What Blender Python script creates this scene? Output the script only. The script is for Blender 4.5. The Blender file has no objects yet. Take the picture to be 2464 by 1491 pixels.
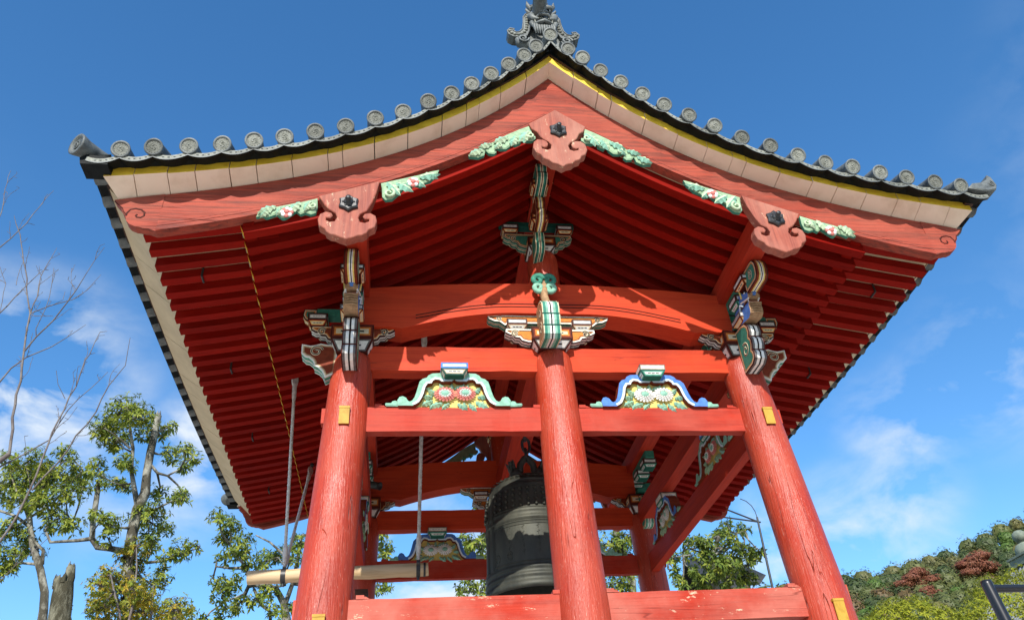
import bpy, bmesh, math, random
from mathutils import Vector, Matrix, Quaternion
random.seed(11)
R = math.radians
SC = bpy.context.scene
COL = SC.collection
GZ = -5.65                      # ground level; z = 0 is the top of the middle tie beam

# ---------------------------------------------------------------- camera
cam_d = bpy.data.cameras.new('camera')
cam = bpy.data.objects.new('camera', cam_d)
COL.objects.link(cam)
cam_d.sensor_width = 36.0
cam_d.lens = 1911.6 / 2464 * 36
cam_d.clip_end = 3000
CM = [[0.9911978, -0.0187067, -0.1310609], [-0.1166595, -0.5914426, -0.7978635], [-0.0625896, 0.8061301, -0.5884189]]
cam.matrix_world = Matrix.Translation((-1.6123, -7.3009, -4.0689)) @ Matrix(CM).to_4x4()
SC.camera = cam

# ---------------------------------------------------------------- sun, sky, exposure
SUN = Vector((-0.19, -1.0, 0.67)).normalized()
sd = bpy.data.lights.new('sun', 'SUN')
sd.energy = 5.0
sd.angle = R(0.53)
sd.color = (1.0, 0.955, 0.88)
so = bpy.data.objects.new('sun', sd)
so.rotation_euler = SUN.to_track_quat('Z', 'Y').to_euler()
COL.objects.link(so)
W = bpy.data.worlds.new('World')
SC.world = W
W.use_nodes = True
wn, wl = W.node_tree.nodes, W.node_tree.links
wn.clear()
def N(t, **k):
    n = wn.new(t)
    for a, b in k.items():
        setattr(n, a, b)
    return n
sky = N('ShaderNodeTexSky', sky_type='NISHITA', sun_disc=False)
sky.sun_elevation = math.asin(SUN.z)
sky.sun_rotation = math.atan2(SUN.x, SUN.y)
sky.altitude = 100
sky.air_density = 1.0
sky.dust_density = 0.45
sky.ozone_density = 2.2
hsv = N('ShaderNodeHueSaturation')
hsv.inputs['Saturation'].default_value = 1.28
hsv.inputs['Value'].default_value = 1.27
wl.new(sky.outputs[0], hsv.inputs['Color'])
tc = N('ShaderNodeTexCoord')
mp = N('ShaderNodeMapping')
mp.inputs['Scale'].default_value = (1, 1, 1.7)
wl.new(tc.outputs['Generated'], mp.inputs['Vector'])
n1 = N('ShaderNodeTexNoise')
n1.inputs['Scale'].default_value = 9.0
n1.inputs['Detail'].default_value = 7
n1.inputs['Roughness'].default_value = 0.56
n1.inputs['Distortion'].default_value = 0.35
wl.new(mp.outputs[0], n1.inputs['Vector'])
acc = None
def math_(op, a, b):
    m = N('ShaderNodeMath', operation=op)
    for i, v in enumerate((a, b)):
        if isinstance(v, (int, float)):
            m.inputs[i].default_value = v
        else:
            wl.new(v, m.inputs[i])
    return m.outputs[0]
# broad banks of fair-weather cloud, by compass direction
for d, size, amt in [((-0.41, 0.79, 0.455), 0.105, 1.25), ((-0.345, 0.80, 0.49), 0.05, 0.55), ((-0.245, 0.87, 0.425), 0.055, 1.2),
                     ((-0.28, 0.87, 0.39), 0.08, 0.55), ((0.55, 0.74, 0.388), 0.055, 0.65), ((0.585, 0.72, 0.41), 0.05, 0.5), ((0.63, 0.66, 0.42), 0.07, 0.6),
                     ((0.50, 0.815, 0.30), 0.06, 0.75), ((0.54, 0.79, 0.315), 0.06, 0.7), ((0.05, 0.955, 0.29), 0.10, 1.0), ((0.42, 0.86, 0.285), 0.06, 0.9),
                     ((0.1, 0.9, 0.42), 0.1, 0.3), ((-0.75, 0.5, 0.35), 0.3, 0.8), ((0.8, 0.3, 0.4), 0.25, 0.7), ((0.2, -0.9, 0.35), 0.4, 0.7)]:
    vm = N('ShaderNodeVectorMath', operation='DISTANCE')
    wl.new(tc.outputs['Generated'], vm.inputs[0])
    vm.inputs[1].default_value = Vector(d).normalized()
    mr = N('ShaderNodeMapRange', interpolation_type='SMOOTHSTEP')
    mr.inputs['From Min'].default_value = size * 1.7
    mr.inputs['From Max'].default_value = 0.0
    mr.inputs['To Max'].default_value = amt
    wl.new(vm.outputs['Value'], mr.inputs['Value'])
    acc = mr.outputs[0] if acc is None else math_('MAXIMUM', acc, mr.outputs[0])
f = math_('MULTIPLY', math_('SUBTRACT', n1.outputs['Fac'], 0.41), 5.0)
cl = N('ShaderNodeClamp')
wl.new(math_('MULTIPLY', f, acc), cl.inputs[0])
cm = N('ShaderNodeMixRGB')
wl.new(math_('MULTIPLY', cl.outputs[0], 0.95), cm.inputs['Fac'])
wl.new(hsv.outputs[0], cm.inputs['Color1'])
cm.inputs['Color2'].default_value = (4.6, 5.0, 5.4, 1)
bg = N('ShaderNodeBackground')
bg.inputs['Strength'].default_value = 0.15
wo = N('ShaderNodeOutputWorld')
wl.new(cm.outputs[0], bg.inputs['Color'])
wl.new(bg.outputs[0], wo.inputs['Surface'])
vs = SC.view_settings
vs.view_transform = 'Standard'
vs.look = 'None'
vs.gamma = 1.0
vs.exposure = 0.35
vs.use_curve_mapping = False
SC.cycles.max_bounces = 8

# ---------------------------------------------------------------- helpers
class B:
    """collects faces for one mesh"""
    def __init__(s):
        s.v, s.f, s.m, s.sm = [], [], [], []
    def add(s, pts, faces, mat=0, smooth=False):
        o = len(s.v)
        s.v += [tuple(p) for p in pts]
        for k, f in enumerate(faces):
            s.f.append([o + i for i in f])
            s.m.append(mat[k] if isinstance(mat, list) else mat)
            s.sm.append(smooth)
        return s
    def box(s, x0, x1, y0, y1, z0, z1, mat=0):
        p = [(x0, y0, z0), (x1, y0, z0), (x1, y1, z0), (x0, y1, z0), (x0, y0, z1), (x1, y0, z1), (x1, y1, z1), (x0, y1, z1)]
        return s.add(p, [(0, 3, 2, 1), (4, 5, 6, 7), (0, 1, 5, 4), (1, 2, 6, 5), (2, 3, 7, 6), (3, 0, 4, 7)], mat)
    def hexa(s, p, mat=0):
        return s.add(p, [(0, 3, 2, 1), (4, 5, 6, 7), (0, 1, 5, 4), (1, 2, 6, 5), (2, 3, 7, 6), (3, 0, 4, 7)], mat)
    def quad(s, a, b, c, d, mat=0):
        return s.add([a, b, c, d], [(0, 1, 2, 3)], mat)
    def tube(s, pts, rad, n=8, mat=0, caps=True, smooth=True, flat=None):
        pts = [Vector(p) for p in pts]
        if not isinstance(rad, (list, tuple)):
            rad = [rad] * len(pts)
        t0 = (pts[1] - pts[0]).normalized()
        ref = Vector((0, 0, 1)) if abs(t0.z) < 0.9 else Vector((0, 1, 0))
        u = t0.cross(ref).normalized()
        V = []
        for i, p in enumerate(pts):
            if i == 0: t = pts[1] - pts[0]
            elif i == len(pts) - 1: t = pts[-1] - pts[-2]
            else: t = (pts[i + 1] - pts[i]).normalized() + (pts[i] - pts[i - 1]).normalized()
            t.normalize()
            u = (u - t * u.dot(t))
            if u.length < 1e-6: u = t.orthogonal()
            u.normalize()
            w = t.cross(u)
            for k in range(n):
                a = 2 * math.pi * k / n
                d = (u * math.cos(a) + w * math.sin(a)) * rad[i]
                if flat is not None:
                    ax, sc = flat
                    ax = Vector(ax)
                    d -= ax * (d.dot(ax)) * (1 - sc)
                V.append(p + d)
        F = []
        for i in range(len(pts) - 1):
            for k in range(n):
                F.append((i * n + k, i * n + (k + 1) % n, (i + 1) * n + (k + 1) % n, (i + 1) * n + k))
        s.add(V, F, mat, smooth)
        if caps:
            s.add([V[k] for k in range(n)][::-1], [tuple(range(n))], mat)
            s.add(V[-n:], [tuple(range(n))], mat)
        return s
    def lathe(s, prof, c=(0, 0, 0), n=24, mat=0, M=None, smooth=True):
        """prof: (r, h) pairs about +Z (or mapped by M)"""
        V, F = [], []
        for r, h in prof:
            for k in range(n):
                a = 2 * math.pi * k / n
                p = Vector((r * math.cos(a), r * math.sin(a), h))
                if M is not None: p = M @ p
                V.append(p + Vector(c))
        for i in range(len(prof) - 1):
            for k in range(n):
                F.append((i * n + k, i * n + (k + 1) % n, (i + 1) * n + (k + 1) % n, (i + 1) * n + k))
        return s.add(V, F, mat, smooth)
    def ball(s, c, r, mat=0, nu=10, nv=7, smooth=True):
        if not isinstance(r, (tuple, list)): r = (r, r, r)
        V = [(c[0], c[1], c[2] - r[2])]
        for i in range(1, nv):
            t = -math.pi / 2 + math.pi * i / nv
            for k in range(nu):
                a = 2 * math.pi * k / nu
                V.append((c[0] + r[0] * math.cos(t) * math.cos(a), c[1] + r[1] * math.cos(t) * math.sin(a), c[2] + r[2] * math.sin(t)))
        V.append((c[0], c[1], c[2] + r[2]))
        F = [(0, 1 + (k + 1) % nu, 1 + k) for k in range(nu)]
        for i in range(nv - 2):
            for k in range(nu):
                a = 1 + i * nu
                F.append((a + k, a + (k + 1) % nu, a + nu + (k + 1) % nu, a + nu + k))
        a = 1 + (nv - 2) * nu
        F += [(a + k, a + (k + 1) % nu, len(V) - 1) for k in range(nu)]
        return s.add(V, F, mat, smooth)
    def extrude(s, poly, O, U, V, D, mat=0, rim=None, back=True, pillow=None):
        """poly (u,v) counter-clockwise seen from the front; front face at O, solid goes back along D"""
        O, U, V, D = Vector(O), Vector(U), Vector(V), Vector(D)
        n = len(poly)
        P = [O + U * a + V * b for a, b in poly]
        if pillow:
            w, h = pillow
            q = offset(poly, w)
            Q = [O - D.normalized() * h + U * a + V * b for a, b in q]
            s.add(P + Q, [(i, (i + 1) % n, n + (i + 1) % n, n + i) for i in range(n)], mat, True)
            s.add(Q, [tuple(range(n))], mat, True)
        else:
            s.add(P, [tuple(range(n))], mat)
        Bk = [p + D for p in P]
        s.add(P + Bk, [(n + i, n + (i + 1) % n, (i + 1) % n, i) for i in range(n)], mat if rim is None else rim)
        if back:
            s.add(Bk, [tuple(range(n))[::-1]], mat)
        return s
    def panel(s, q, rings, dash=0, nb=None):
        """a painted face: nested bands of colour; q = a,b,c,d (a-b along the bottom)"""
        q = [Vector(p) for p in q]
        nrm = (q[1] - q[0]).cross(q[3] - q[0]).normalized()
        for w, m in rings[:-1]:
            n_ = []
            for i in range(4):
                e1 = (q[(i + 1) % 4] - q[i]).normalized()
                e2 = (q[(i - 1) % 4] - q[i]).normalized()
                sn = max(0.3, e1.cross(e2).length)
                n_.append(q[i] + (e1 + e2) * (w / sn))
            for i in range(4):
                j = (i + 1) % 4
                s.add([q[i], q[j], n_[j], n_[i]], [(0, 1, 2, 3)], m)
            q = n_
        s.add(q, [(0, 1, 2, 3)], rings[-1][1])
        if dash:
            a, b, c, d = q
            for k in range(dash):
                t0 = 0.12 + 0.76 * (k + 0.12) / dash
                t1 = 0.12 + 0.76 * (k + 0.88) / dash
                P = []
                for t, h in ((t0, .36), (t1, .36), (t1, .64), (t0, .64)):
                    P.append((a + (b - a) * t) * (1 - h) + (d + (c - d) * t) * h + nrm * 0.0015)
                s.add(P, [(0, 1, 2, 3)], C_BLACK)
        return s
    def mesh(s, name, mats, mir='', D=4.6236):
        v, f = s.v, s.f
        if 'x' in mir: v = [(-a, b, c) for a, b, c in v]
        if 'y' in mir: v = [(a, D - b, c) for a, b, c in v]
        if len(mir) == 1: f = [g[::-1] for g in f]
        me = bpy.data.meshes.new(name)
        me.from_pydata(v, [], f)
        for m in mats: me.materials.append(m)
        me.polygons.foreach_set('material_index', s.m)
        me.polygons.foreach_set('use_smooth', s.sm)
        me.update()
        return me

def offset(poly, w):
    n = len(poly); out = []
    for i in range(n):
        a, b, c = Vector(poly[i - 1]), Vector(poly[i]), Vector(poly[(i + 1) % n])
        e1, e2 = (b - a), (c - b)
        if e1.length < 1e-7 or e2.length < 1e-7:
            out.append(tuple(b)); continue
        e1.normalize(); e2.normalize()
        n1, n2 = Vector((-e1.y, e1.x)), Vector((-e2.y, e2.x))
        m = n1 + n2
        if m.length < 1e-4: m = n1
        m.normalize()
        k = max(0.55, m.dot(n1))
        out.append(tuple(b + m * (w / k)))
    return out

def part(name, b, mats, parent=None, mir='', label=None, D=4.6236, kind=None):
    me = b if isinstance(b, bpy.types.Mesh) else b.mesh(name, mats if isinstance(mats, (list, tuple)) else [mats], mir, D)
    o = bpy.data.objects.new(name, me)
    COL.objects.link(o)
    if parent is not None:
        adopt(o, parent)
    if label: o['label'] = label
    if kind: o['kind'] = kind
    return o
ORG = {}
def wpos(o):
    return ORG.get(o.name, Vector((0, 0, 0)))
def adopt(o, p):
    o.parent = p
    o.matrix_parent_inverse = Matrix.Translation(-wpos(p))
def thing(name, label, cat, loc, group=None):
    o = bpy.data.objects.new(name, None)
    o.empty_display_size = 0.2
    COL.objects.link(o)
    o.location = loc
    ORG[o.name] = Vector(loc)
    tag(o, label, cat, group)
    return o
def tag(o, label, cat, group=None):
    o['label'] = label
    o['category'] = cat
    if group: o['group'] = group
    return o
def struct(name, b, mats):
    o = part(name, b, mats)
    o['kind'] = 'structure'
    return o
def shared(o, parent, loc=(0, 0, 0), rot=None, sc=None):
    c = o.copy()
    COL.objects.link(c)
    c.parent = None
    adopt(c, parent)
    c.location = loc
    if rot is not None: c.rotation_euler = rot
    if sc is not None: c.scale = sc
    return c

# ---------------------------------------------------------------- materials
def mat(name, col, rough=0.6, spec=0.4, metal=0.0):
    m = bpy.data.materials.new(name)
    m.use_nodes = True
    b = m.node_tree.nodes['Principled BSDF']
    b.inputs['Base Color'].default_value = (*col, 1)
    b.inputs['Roughness'].default_value = rough
    b.inputs['Specular IOR Level'].default_value = spec
    b.inputs['Metallic'].default_value = metal
    return m
class NT:
    def __init__(s, m):
        s.m, s.n, s.l = m, m.node_tree.nodes, m.node_tree.links
        s.b = s.n['Principled BSDF']
    def pos(s, scale=(1, 1, 1), loc=(0, 0, 0)):
        g = s.n.new('ShaderNodeNewGeometry')
        m = s.n.new('ShaderNodeMapping')
        m.inputs['Scale'].default_value = scale
        m.inputs['Location'].default_value = loc
        s.l.new(g.outputs['Position'], m.inputs['Vector'])
        return m.outputs[0]
    def noise(s, vec, scale, detail=4, rough=0.55, dist=0.0):
        t = s.n.new('ShaderNodeTexNoise')
        t.inputs['Scale'].default_value = scale
        t.inputs['Detail'].default_value = detail
        t.inputs['Roughness'].default_value = rough
        t.inputs['Distortion'].default_value = dist
        s.l.new(vec, t.inputs['Vector'])
        return t.outputs['Fac']
    def ramp(s, fac, a, b, lo=0.0, hi=1.0):
        r = s.n.new('ShaderNodeMapRange')
        r.inputs['From Min'].default_value = a
        r.inputs['From Max'].default_value = b
        r.inputs['To Min'].default_value = lo
        r.inputs['To Max'].default_value = hi
        s.l.new(fac, r.inputs['Value'])
        return r.outputs[0]
    def mix(s, fac, c1, c2):
        m = s.n.new('ShaderNodeMixRGB')
        if isinstance(fac, (int, float)): m.inputs['Fac'].default_value = fac
        else: s.l.new(fac, m.inputs['Fac'])
        for k, c in (('Color1', c1), ('Color2', c2)):
            if isinstance(c, tuple): m.inputs[k].default_value = (*c, 1)
            else: s.l.new(c, m.inputs[k])
        return m.outputs[0]
    def math(s, op, a, b):
        m = s.n.new('ShaderNodeMath'); m.operation = op
        for i, v in enumerate((a, b)):
            if isinstance(v, (int, float)): m.inputs[i].default_value = v
            else: s.l.new(v, m.inputs[i])
        return m.outputs[0]
    def vary(s, c, k):
        """each piece its own tone"""
        o = s.n.new('ShaderNodeObjectInfo')
        h = s.n.new('ShaderNodeHueSaturation')
        s.l.new(c, h.inputs['Color'])
        s.l.new(s.ramp(o.outputs['Random'], 0, 1, 1 - k, 1 + k * .6), h.inputs['Value'])
        return h.outputs[0]
    def color(s, c): s.l.new(c, s.b.inputs['Base Color'])
    def rough(s, c): s.l.new(c, s.b.inputs['Roughness'])
    def bump(s, h, strength=0.3, dist=0.01):
        b = s.n.new('ShaderNodeBump')
        b.inputs['Strength'].default_value = strength
        b.inputs['Distance'].default_value = dist
        s.l.new(h, b.inputs['Height'])
        s.l.new(b.outputs[0], s.b.inputs['Normal'])

def red_paint(name, axis, fade=0.25, chips=0.0, crack=0.5, base=(0.42, 0.029, 0.010), dark=(0.28, 0.015, 0.006), chalk=(0.45, 0.085, 0.045), rough=0.6, bump=0.35, spec=0.16, glint_specks=0.0, lo=0.46, hi=0.74, vary=0.0, grime=0.45):
    m = mat(name, base, rough, spec)
    t = NT(m)
    k = {'x': (0.35, 9, 9), 'y': (9, 0.35, 9), 'z': (9, 9, 0.35)}[axis]
    g = t.noise(t.pos(k), 3.2, 6, 0.6, 0.6)
    k2 = {'x': (0.8, 30, 30), 'y': (30, 0.8, 30), 'z': (30, 30, 0.9)}[axis]
    fine = t.noise(t.pos(k2), 3.0, 3, 0.6, 0.3)
    big = t.noise(t.pos((1, 1, 1), (3.1, 1.7, 4.2)), 1.7, 5, 0.6)
    c = t.mix(t.ramp(g, lo, hi), base, dark)
    c = t.mix(t.math('MULTIPLY', t.ramp(big, 0.36, 0.66), fade), c, chalk)
    if chips:
        ch = t.noise(t.pos({'x': (2, 5, 5), 'y': (5, 2, 5), 'z': (5, 5, 2)}[axis]), 3.2, 9, 0.74)
        reg = t.noise(t.pos((1, 1, 1), (7, 2, 1)), 1.1, 2)
        cf = t.math('MULTIPLY', t.ramp(ch, 0.60, 0.64), t.ramp(reg, 0.5 - 0.1 * chips, 0.60))
        c = t.mix(cf, c, (0.70, 0.55, 0.36))
    gr = t.noise(t.pos({'x': (.5, 2.2, 2.2), 'y': (2.2, .5, 2.2), 'z': (2.2, 2.2, .5)}[axis], (9, 4, 6)), 1.5, 7, 0.65)
    c = t.mix(t.math('MULTIPLY', t.ramp(gr, 0.50, 0.72), grime), c, (0.17, 0.016, 0.009))
    if glint_specks:  # sun glints painted into the colour as pale flecks
        sp = t.noise(t.pos({'x': (4, 30, 30), 'y': (30, 4, 30), 'z': (30, 30, 4)}[axis], (5, 5, 5)), 3.0, 4, 0.7)
        c = t.mix(t.math('MULTIPLY', t.ramp(sp, 0.60, 0.70), glint_specks), c, (0.60, 0.26, 0.19))
    # drying checks along the grain
    k3 = {'x': (0.16, 5, 5), 'y': (5, 0.16, 5), 'z': (5, 5, 0.16)}[axis]
    cr = t.noise(t.pos(k3, (0.3, 0.9, 0.1)), 1.6, 2, 0.5, 0.4)
    d = t.math('ABSOLUTE', t.math('SUBTRACT', cr, 0.5), 0)
    line = t.ramp(d, 0.0, 0.0045, 1.0, 0.0)
    gate = t.ramp(t.noise(t.pos((1, 1, 1), (1, 8, 3)), 0.9, 2), 0.48, 0.55)
    lf = t.math('MULTIPLY', t.math('MULTIPLY', line, gate), crack)
    c = t.mix(lf, c, (0.10, 0.010, 0.006))
    if vary: c = t.vary(c, vary)
    t.color(c)
    t.rough(t.ramp(big, 0.3, 0.7, rough - 0.08, rough + 0.12))
    h = t.math('ADD', t.math('MULTIPLY', g, 0.6), t.math('ADD', t.math('MULTIPLY', fine, 0.55), t.math('MULTIPLY', lf, -1.0)))
    t.bump(h, bump, 0.012)
    return m
RED_X = red_paint('red_paint_beam', 'x', 0.12, bump=0.22, base=(0.54, 0.050, 0.013), dark=(0.42, 0.028, 0.009))
RED_XF = red_paint('red_paint_faded', 'x', 0.75, crack=0.25, rough=0.55, chalk=(0.43, 0.08, 0.052))
RED_XC = red_paint('red_paint_chipped', 'x', 0.9, chips=1.0, crack=0.6, chalk=(0.47, 0.135, 0.095))
RED_Y = red_paint('red_paint_side', 'y', 0.15)
RED_Z = red_paint('red_paint_pillar', 'z', 0.45, base=(0.42, 0.040, 0.014), dark=(0.29, 0.020, 0.008), chalk=(0.45, 0.085, 0.045), glint_specks=0.75, crack=0.9, rough=0.38, bump=0.85, spec=0.34)
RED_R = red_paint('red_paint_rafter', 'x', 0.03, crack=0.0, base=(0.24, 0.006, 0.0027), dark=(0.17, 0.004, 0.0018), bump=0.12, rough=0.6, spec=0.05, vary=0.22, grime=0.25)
RED_H = red_paint('red_paint_bargeboard', 'x', 0.45, crack=0.5, base=(0.36, 0.055, 0.030), dark=(0.16, 0.034, 0.022), chalk=(0.39, 0.11, 0.072), bump=0.7, lo=0.40, hi=0.60)
RED_G = red_paint('red_paint_pendant', 'z', 0.8, chips=0.9, crack=0.4, lo=0.42, hi=0.60, base=(0.36, 0.10, 0.063), dark=(0.25, 0.066, 0.045), chalk=(0.42, 0.19, 0.135), bump=0.5)

def mottled(name, a, b, scale=8, rough=0.65, bump=0.2, spec=0.35, lo=0.4, hi=0.65, vary=0.0):
    m = mat(name, a, rough, spec)
    t = NT(m)
    n = t.noise(t.pos(), scale, 6, 0.6)
    c = t.mix(t.ramp(n, lo, hi), a, b)
    if vary: c = t.vary(c, vary)
    t.color(c)
    if bump: t.bump(t.noise(t.pos(), scale * 6, 4), bump, 0.006)
    return m
# carved-and-painted palette
PAL = [mottled('paint_' + n, c, tuple(x * k for x in c), 22, 0.6, 0.15, 0.12) for n, c, k in [
    ('dark_brown', (0.075, 0.014, 0.009), 0.6), ('brown', (0.21, 0.038, 0.015), 0.7), ('orange', (0.66, 0.22, 0.04), 0.75), ('cream', (0.72, 0.60, 0.40), 0.8),
    ('white', (0.80, 0.78, 0.72), 0.8), ('black', (0.014, 0.013, 0.013), 0.7), ('dark_green', (0.018, 0.105, 0.075), 0.7), ('light_green', (0.26, 0.50, 0.37), 0.72),
    ('tan', (0.42, 0.26, 0.14), 0.6), ('blue', (0.09, 0.22, 0.58), 0.7), ('pale_blue', (0.62, 0.76, 0.85), 0.9), ('yellow', (0.74, 0.56, 0.16), 0.8),
    ('pink', (0.66, 0.20, 0.17), 0.8), ('red', (0.55, 0.05, 0.02), 0.7), ('grey', (0.16, 0.145, 0.135), 0.5), ('leaf', (0.32, 0.46, 0.28), 0.72),
    ('pale_leaf', (0.50, 0.62, 0.40), 0.75), ('mid_green', (0.055, 0.245, 0.17), 0.7)]]
C_DKB, C_BRN, C_ORG, C_CRM, C_WHT, C_BLACK, C_DGR, C_LGR, C_TAN, C_BLU, C_PBL, C_YEL, C_PNK, C_RED, C_GRY, C_LEAF, C_PLF, C_MGR = range(18)
YELLOW = mottled('yellow_end_paint', (0.86, 0.57, 0.045), (0.74, 0.46, 0.03), 9, 0.5, 0.3)
PLANK = mottled('whitewashed_plank', (0.86, 0.69, 0.53), (0.70, 0.53, 0.38), 4, 0.75, 0.15, 0.2, lo=0.48, hi=0.78)
PLANK_S = mottled('cream_eave_plank', (0.60, 0.46, 0.28), (0.50, 0.38, 0.23), 3, 0.7, 0.12)
OCHRE = mottled('ochre_end_paint', (0.50, 0.29, 0.035), (0.38, 0.21, 0.02), 14, 0.6, 0.3)
DARKWOOD = mottled('dark_weathered_wood', (0.075, 0.030, 0.014), (0.03, 0.014, 0.009), 7, 0.7, 0.3)
TILE = mottled('grey_roof_tile', (0.165, 0.178, 0.17), (0.085, 0.093, 0.09), 11, 0.5, 0.3, 0.3, vary=0.3)
TILE_SHADE = mottled('shade_dark_roof_tile', (0.009, 0.011, 0.011), (0.006, 0.007, 0.007), 10, 0.6, 0.25, 0.12)  # near-black colour stands in for the shade under the tiles
TILE_F = mottled('moss_specked_tile_face', (0.235, 0.24, 0.205), (0.12, 0.125, 0.10), 26, 0.6, 0.3, 0.3, vary=0.3)
IRON = mottled('black_iron', (0.018, 0.019, 0.02), (0.03, 0.03, 0.03), 12, 0.45, 0.15, 0.5)
STONE = mottled('granite', (0.50, 0.47, 0.41), (0.38, 0.36, 0.32), 5, 0.8, 0.3)
# ================================================================ bell tower
D = 4.6236
TOWER = thing('bell_tower', 'vermilion red wooden bell tower with grey tiled gable roof and painted carvings', 'bell tower', (0, D / 2, GZ))
def zy(x): x = abs(x); return 3.738 - 1.1316 * x + 0.2109 * x * x - 0.0147 * x ** 3       # verge soffit, outer edge
def zt(x): x = abs(x); return 3.681 - 1.0997 * x + 0.2024 * x * x - 0.0151 * x ** 3       # bargeboard top
def zb(x): x = abs(x); return 3.025 - 0.7785 * x + 0.0775 * x * x - 0.0011 * x ** 3       # bargeboard bottom
def zr(x): x = abs(x); return 4.016 - 1.2059 * x + 0.2287 * x * x - 0.0158 * x ** 3       # verge roundel centres
def ze(y): return 1.475 + 0.0074 * (y - D / 2) ** 2                                       # lower edge of eave tiles
BOTH = ('', 'x', 'y', 'xy')

# --- stone base and pillars
b = B()
b.hexa([(-3.9, -1.7, GZ), (3.9, -1.7, GZ), (3.9, D + 1.7, GZ), (-3.9, D + 1.7, GZ), (-3.3, -1.05, -4.42), (3.3, -1.05, -4.42), (3.3, D + 1.05, -4.42), (-3.3, D + 1.05, -4.42)])
part('stone_base', b, STONE, TOWER)
def px_(z): return 2.2 - 0.042 * z
def py_(z): return 0.056 * z
PTOP = {-1: 0.66, 0: 0.72, 1: 0.66}
for ry in ('', 'y'):
    for s in (-1, 0, 1):
        b = B()
        ax, rr = [], []
        top = PTOP[s]
        zs = [-4.4, -3.6, -2.8, -2.0, -1.2, -0.5, 0.1, top - 0.16, top - 0.10, top - 0.05, top - 0.015, top]
        for z in zs:
            r = 0.2225 + (-0.43 - z) * 0.0102
            d = top - z
            if d < 0.17: r = 0.15 + (r - 0.15) * math.sqrt(max(0, 1 - ((0.17 - d) / 0.17) ** 2))
            ax.append((s * px_(z), py_(z), z)); rr.append(r)
        b.tube(ax, rr, 32)
        part('pillar', b, RED_Z, TOWER, ry)
# --- tie beams with tenons and wedges
def tie_x(z0, z1, h, m, tz, tx):
    for ry in ('', 'y'):
        zc = (z0 + z1) / 2; yc = py_(zc)
        b = B(); xe = px_(zc) - 0.05
        n = 24
        jit = random.Random(int(z1 * 100) + len(ry))
        V, F = [], []
        for i in range(n + 1):                       # hewn timber: the arrises wander a few millimetres
            x = -xe + 2 * xe * i / n
            a, c, e, g = (jit.uniform(-.004, .004) for _ in range(4))
            V += [(x, yc - h + a, z0 + c), (x, yc + h, z0 + a), (x, yc + h, z1 + e), (x, yc - h + g, z1 + c)]
        for i in range(n):
            o = 4 * i
            F += [(o, o + 3, o + 7, o + 4), (o + 1, o, o + 4, o + 5), (o + 2, o + 1, o + 5, o + 6), (o + 3, o + 2, o + 6, o + 7)]
        F += [(0, 1, 2, 3), (4 * n, 4 * n + 3, 4 * n + 2, 4 * n + 1)]
        F = [f[::-1] for f in F]
        b.add(V, F)
        beam = part('tie_beam', b, m, TOWER, ry)
        if tz:
            for s in (-1, 1):
                t = B(); t.box(s * tx if s < 0 else xe - .1, -xe + .1 if s < 0 else tx, yc - h * .8, yc + h * .8, tz[0], tz[1])
                part('tenon', t, m, beam, ry)
            for x in (-xe + 0.235, -0.275, 0.215, xe - 0.30):
                t = B(); t.box(x, x + 0.07, yc - h - .006, yc + h, z1 + .001, z1 + 0.035)
                t.hexa([(x + .07, yc - h - .004, z1 + .001), (x + .12, yc - h - .004, z1 + .001), (x + .12, yc + h, z1 + .001), (x + .07, yc + h, z1 + .001),
                        (x + .07, yc - h - .004, z1 + .022), (x + .085, yc - h - .004, z1 + .022), (x + .085, yc + h, z1 + .022), (x + .07, yc + h, z1 + .022)])
                part('wedge', t, m, beam, ry)
tie_x(0.4538, 0.7541, 0.088, RED_X, None, 0)
tie_x(-0.2737, 0.0, 0.055, RED_XF, (-0.175, -0.008), 2.45)
tie_x(-2.229, -1.965, 0.088, RED_XC, (-2.14, -1.95), 2.53)
def tie_y(z0, z1, h, cap):
    for mx in ('', 'x'):
        zc = (z0 + z1) / 2; xc = -px_(zc)
        b = B(); b.box(xc - h, xc + h, 0.1, D - 0.1, z0, z1)
        beam = part('tie_beam', b, RED_Y, TOWER, mx)
        if cap:
            for my in ('', 'y'):
                yf = py_(zc) - (0.2225 + (-0.43 - zc) * 0.0102) - .018
                t = B(); t.box(xc - .048, xc + .048, yf, -0.1, cap[0], cap[1])
                te = part('tenon', t, RED_Y, beam, mx + my)
                t = B(); t.box(xc - .05, xc + .05, yf - .012, yf, cap[0] - .003, cap[1])
                t.box(xc - .053, xc + .053, yf - .016, yf + .02, cap[1], cap[1] + .022)
                part('end_cap', t, OCHRE, te, mx + my)
tie_y(0.4538, 0.7541, 0.088, None)
tie_y(-0.30, -0.03, 0.06, (-0.285, -0.115))
tie_y(-2.25, -1.99, 0.088, (-2.33, -2.15))

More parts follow.
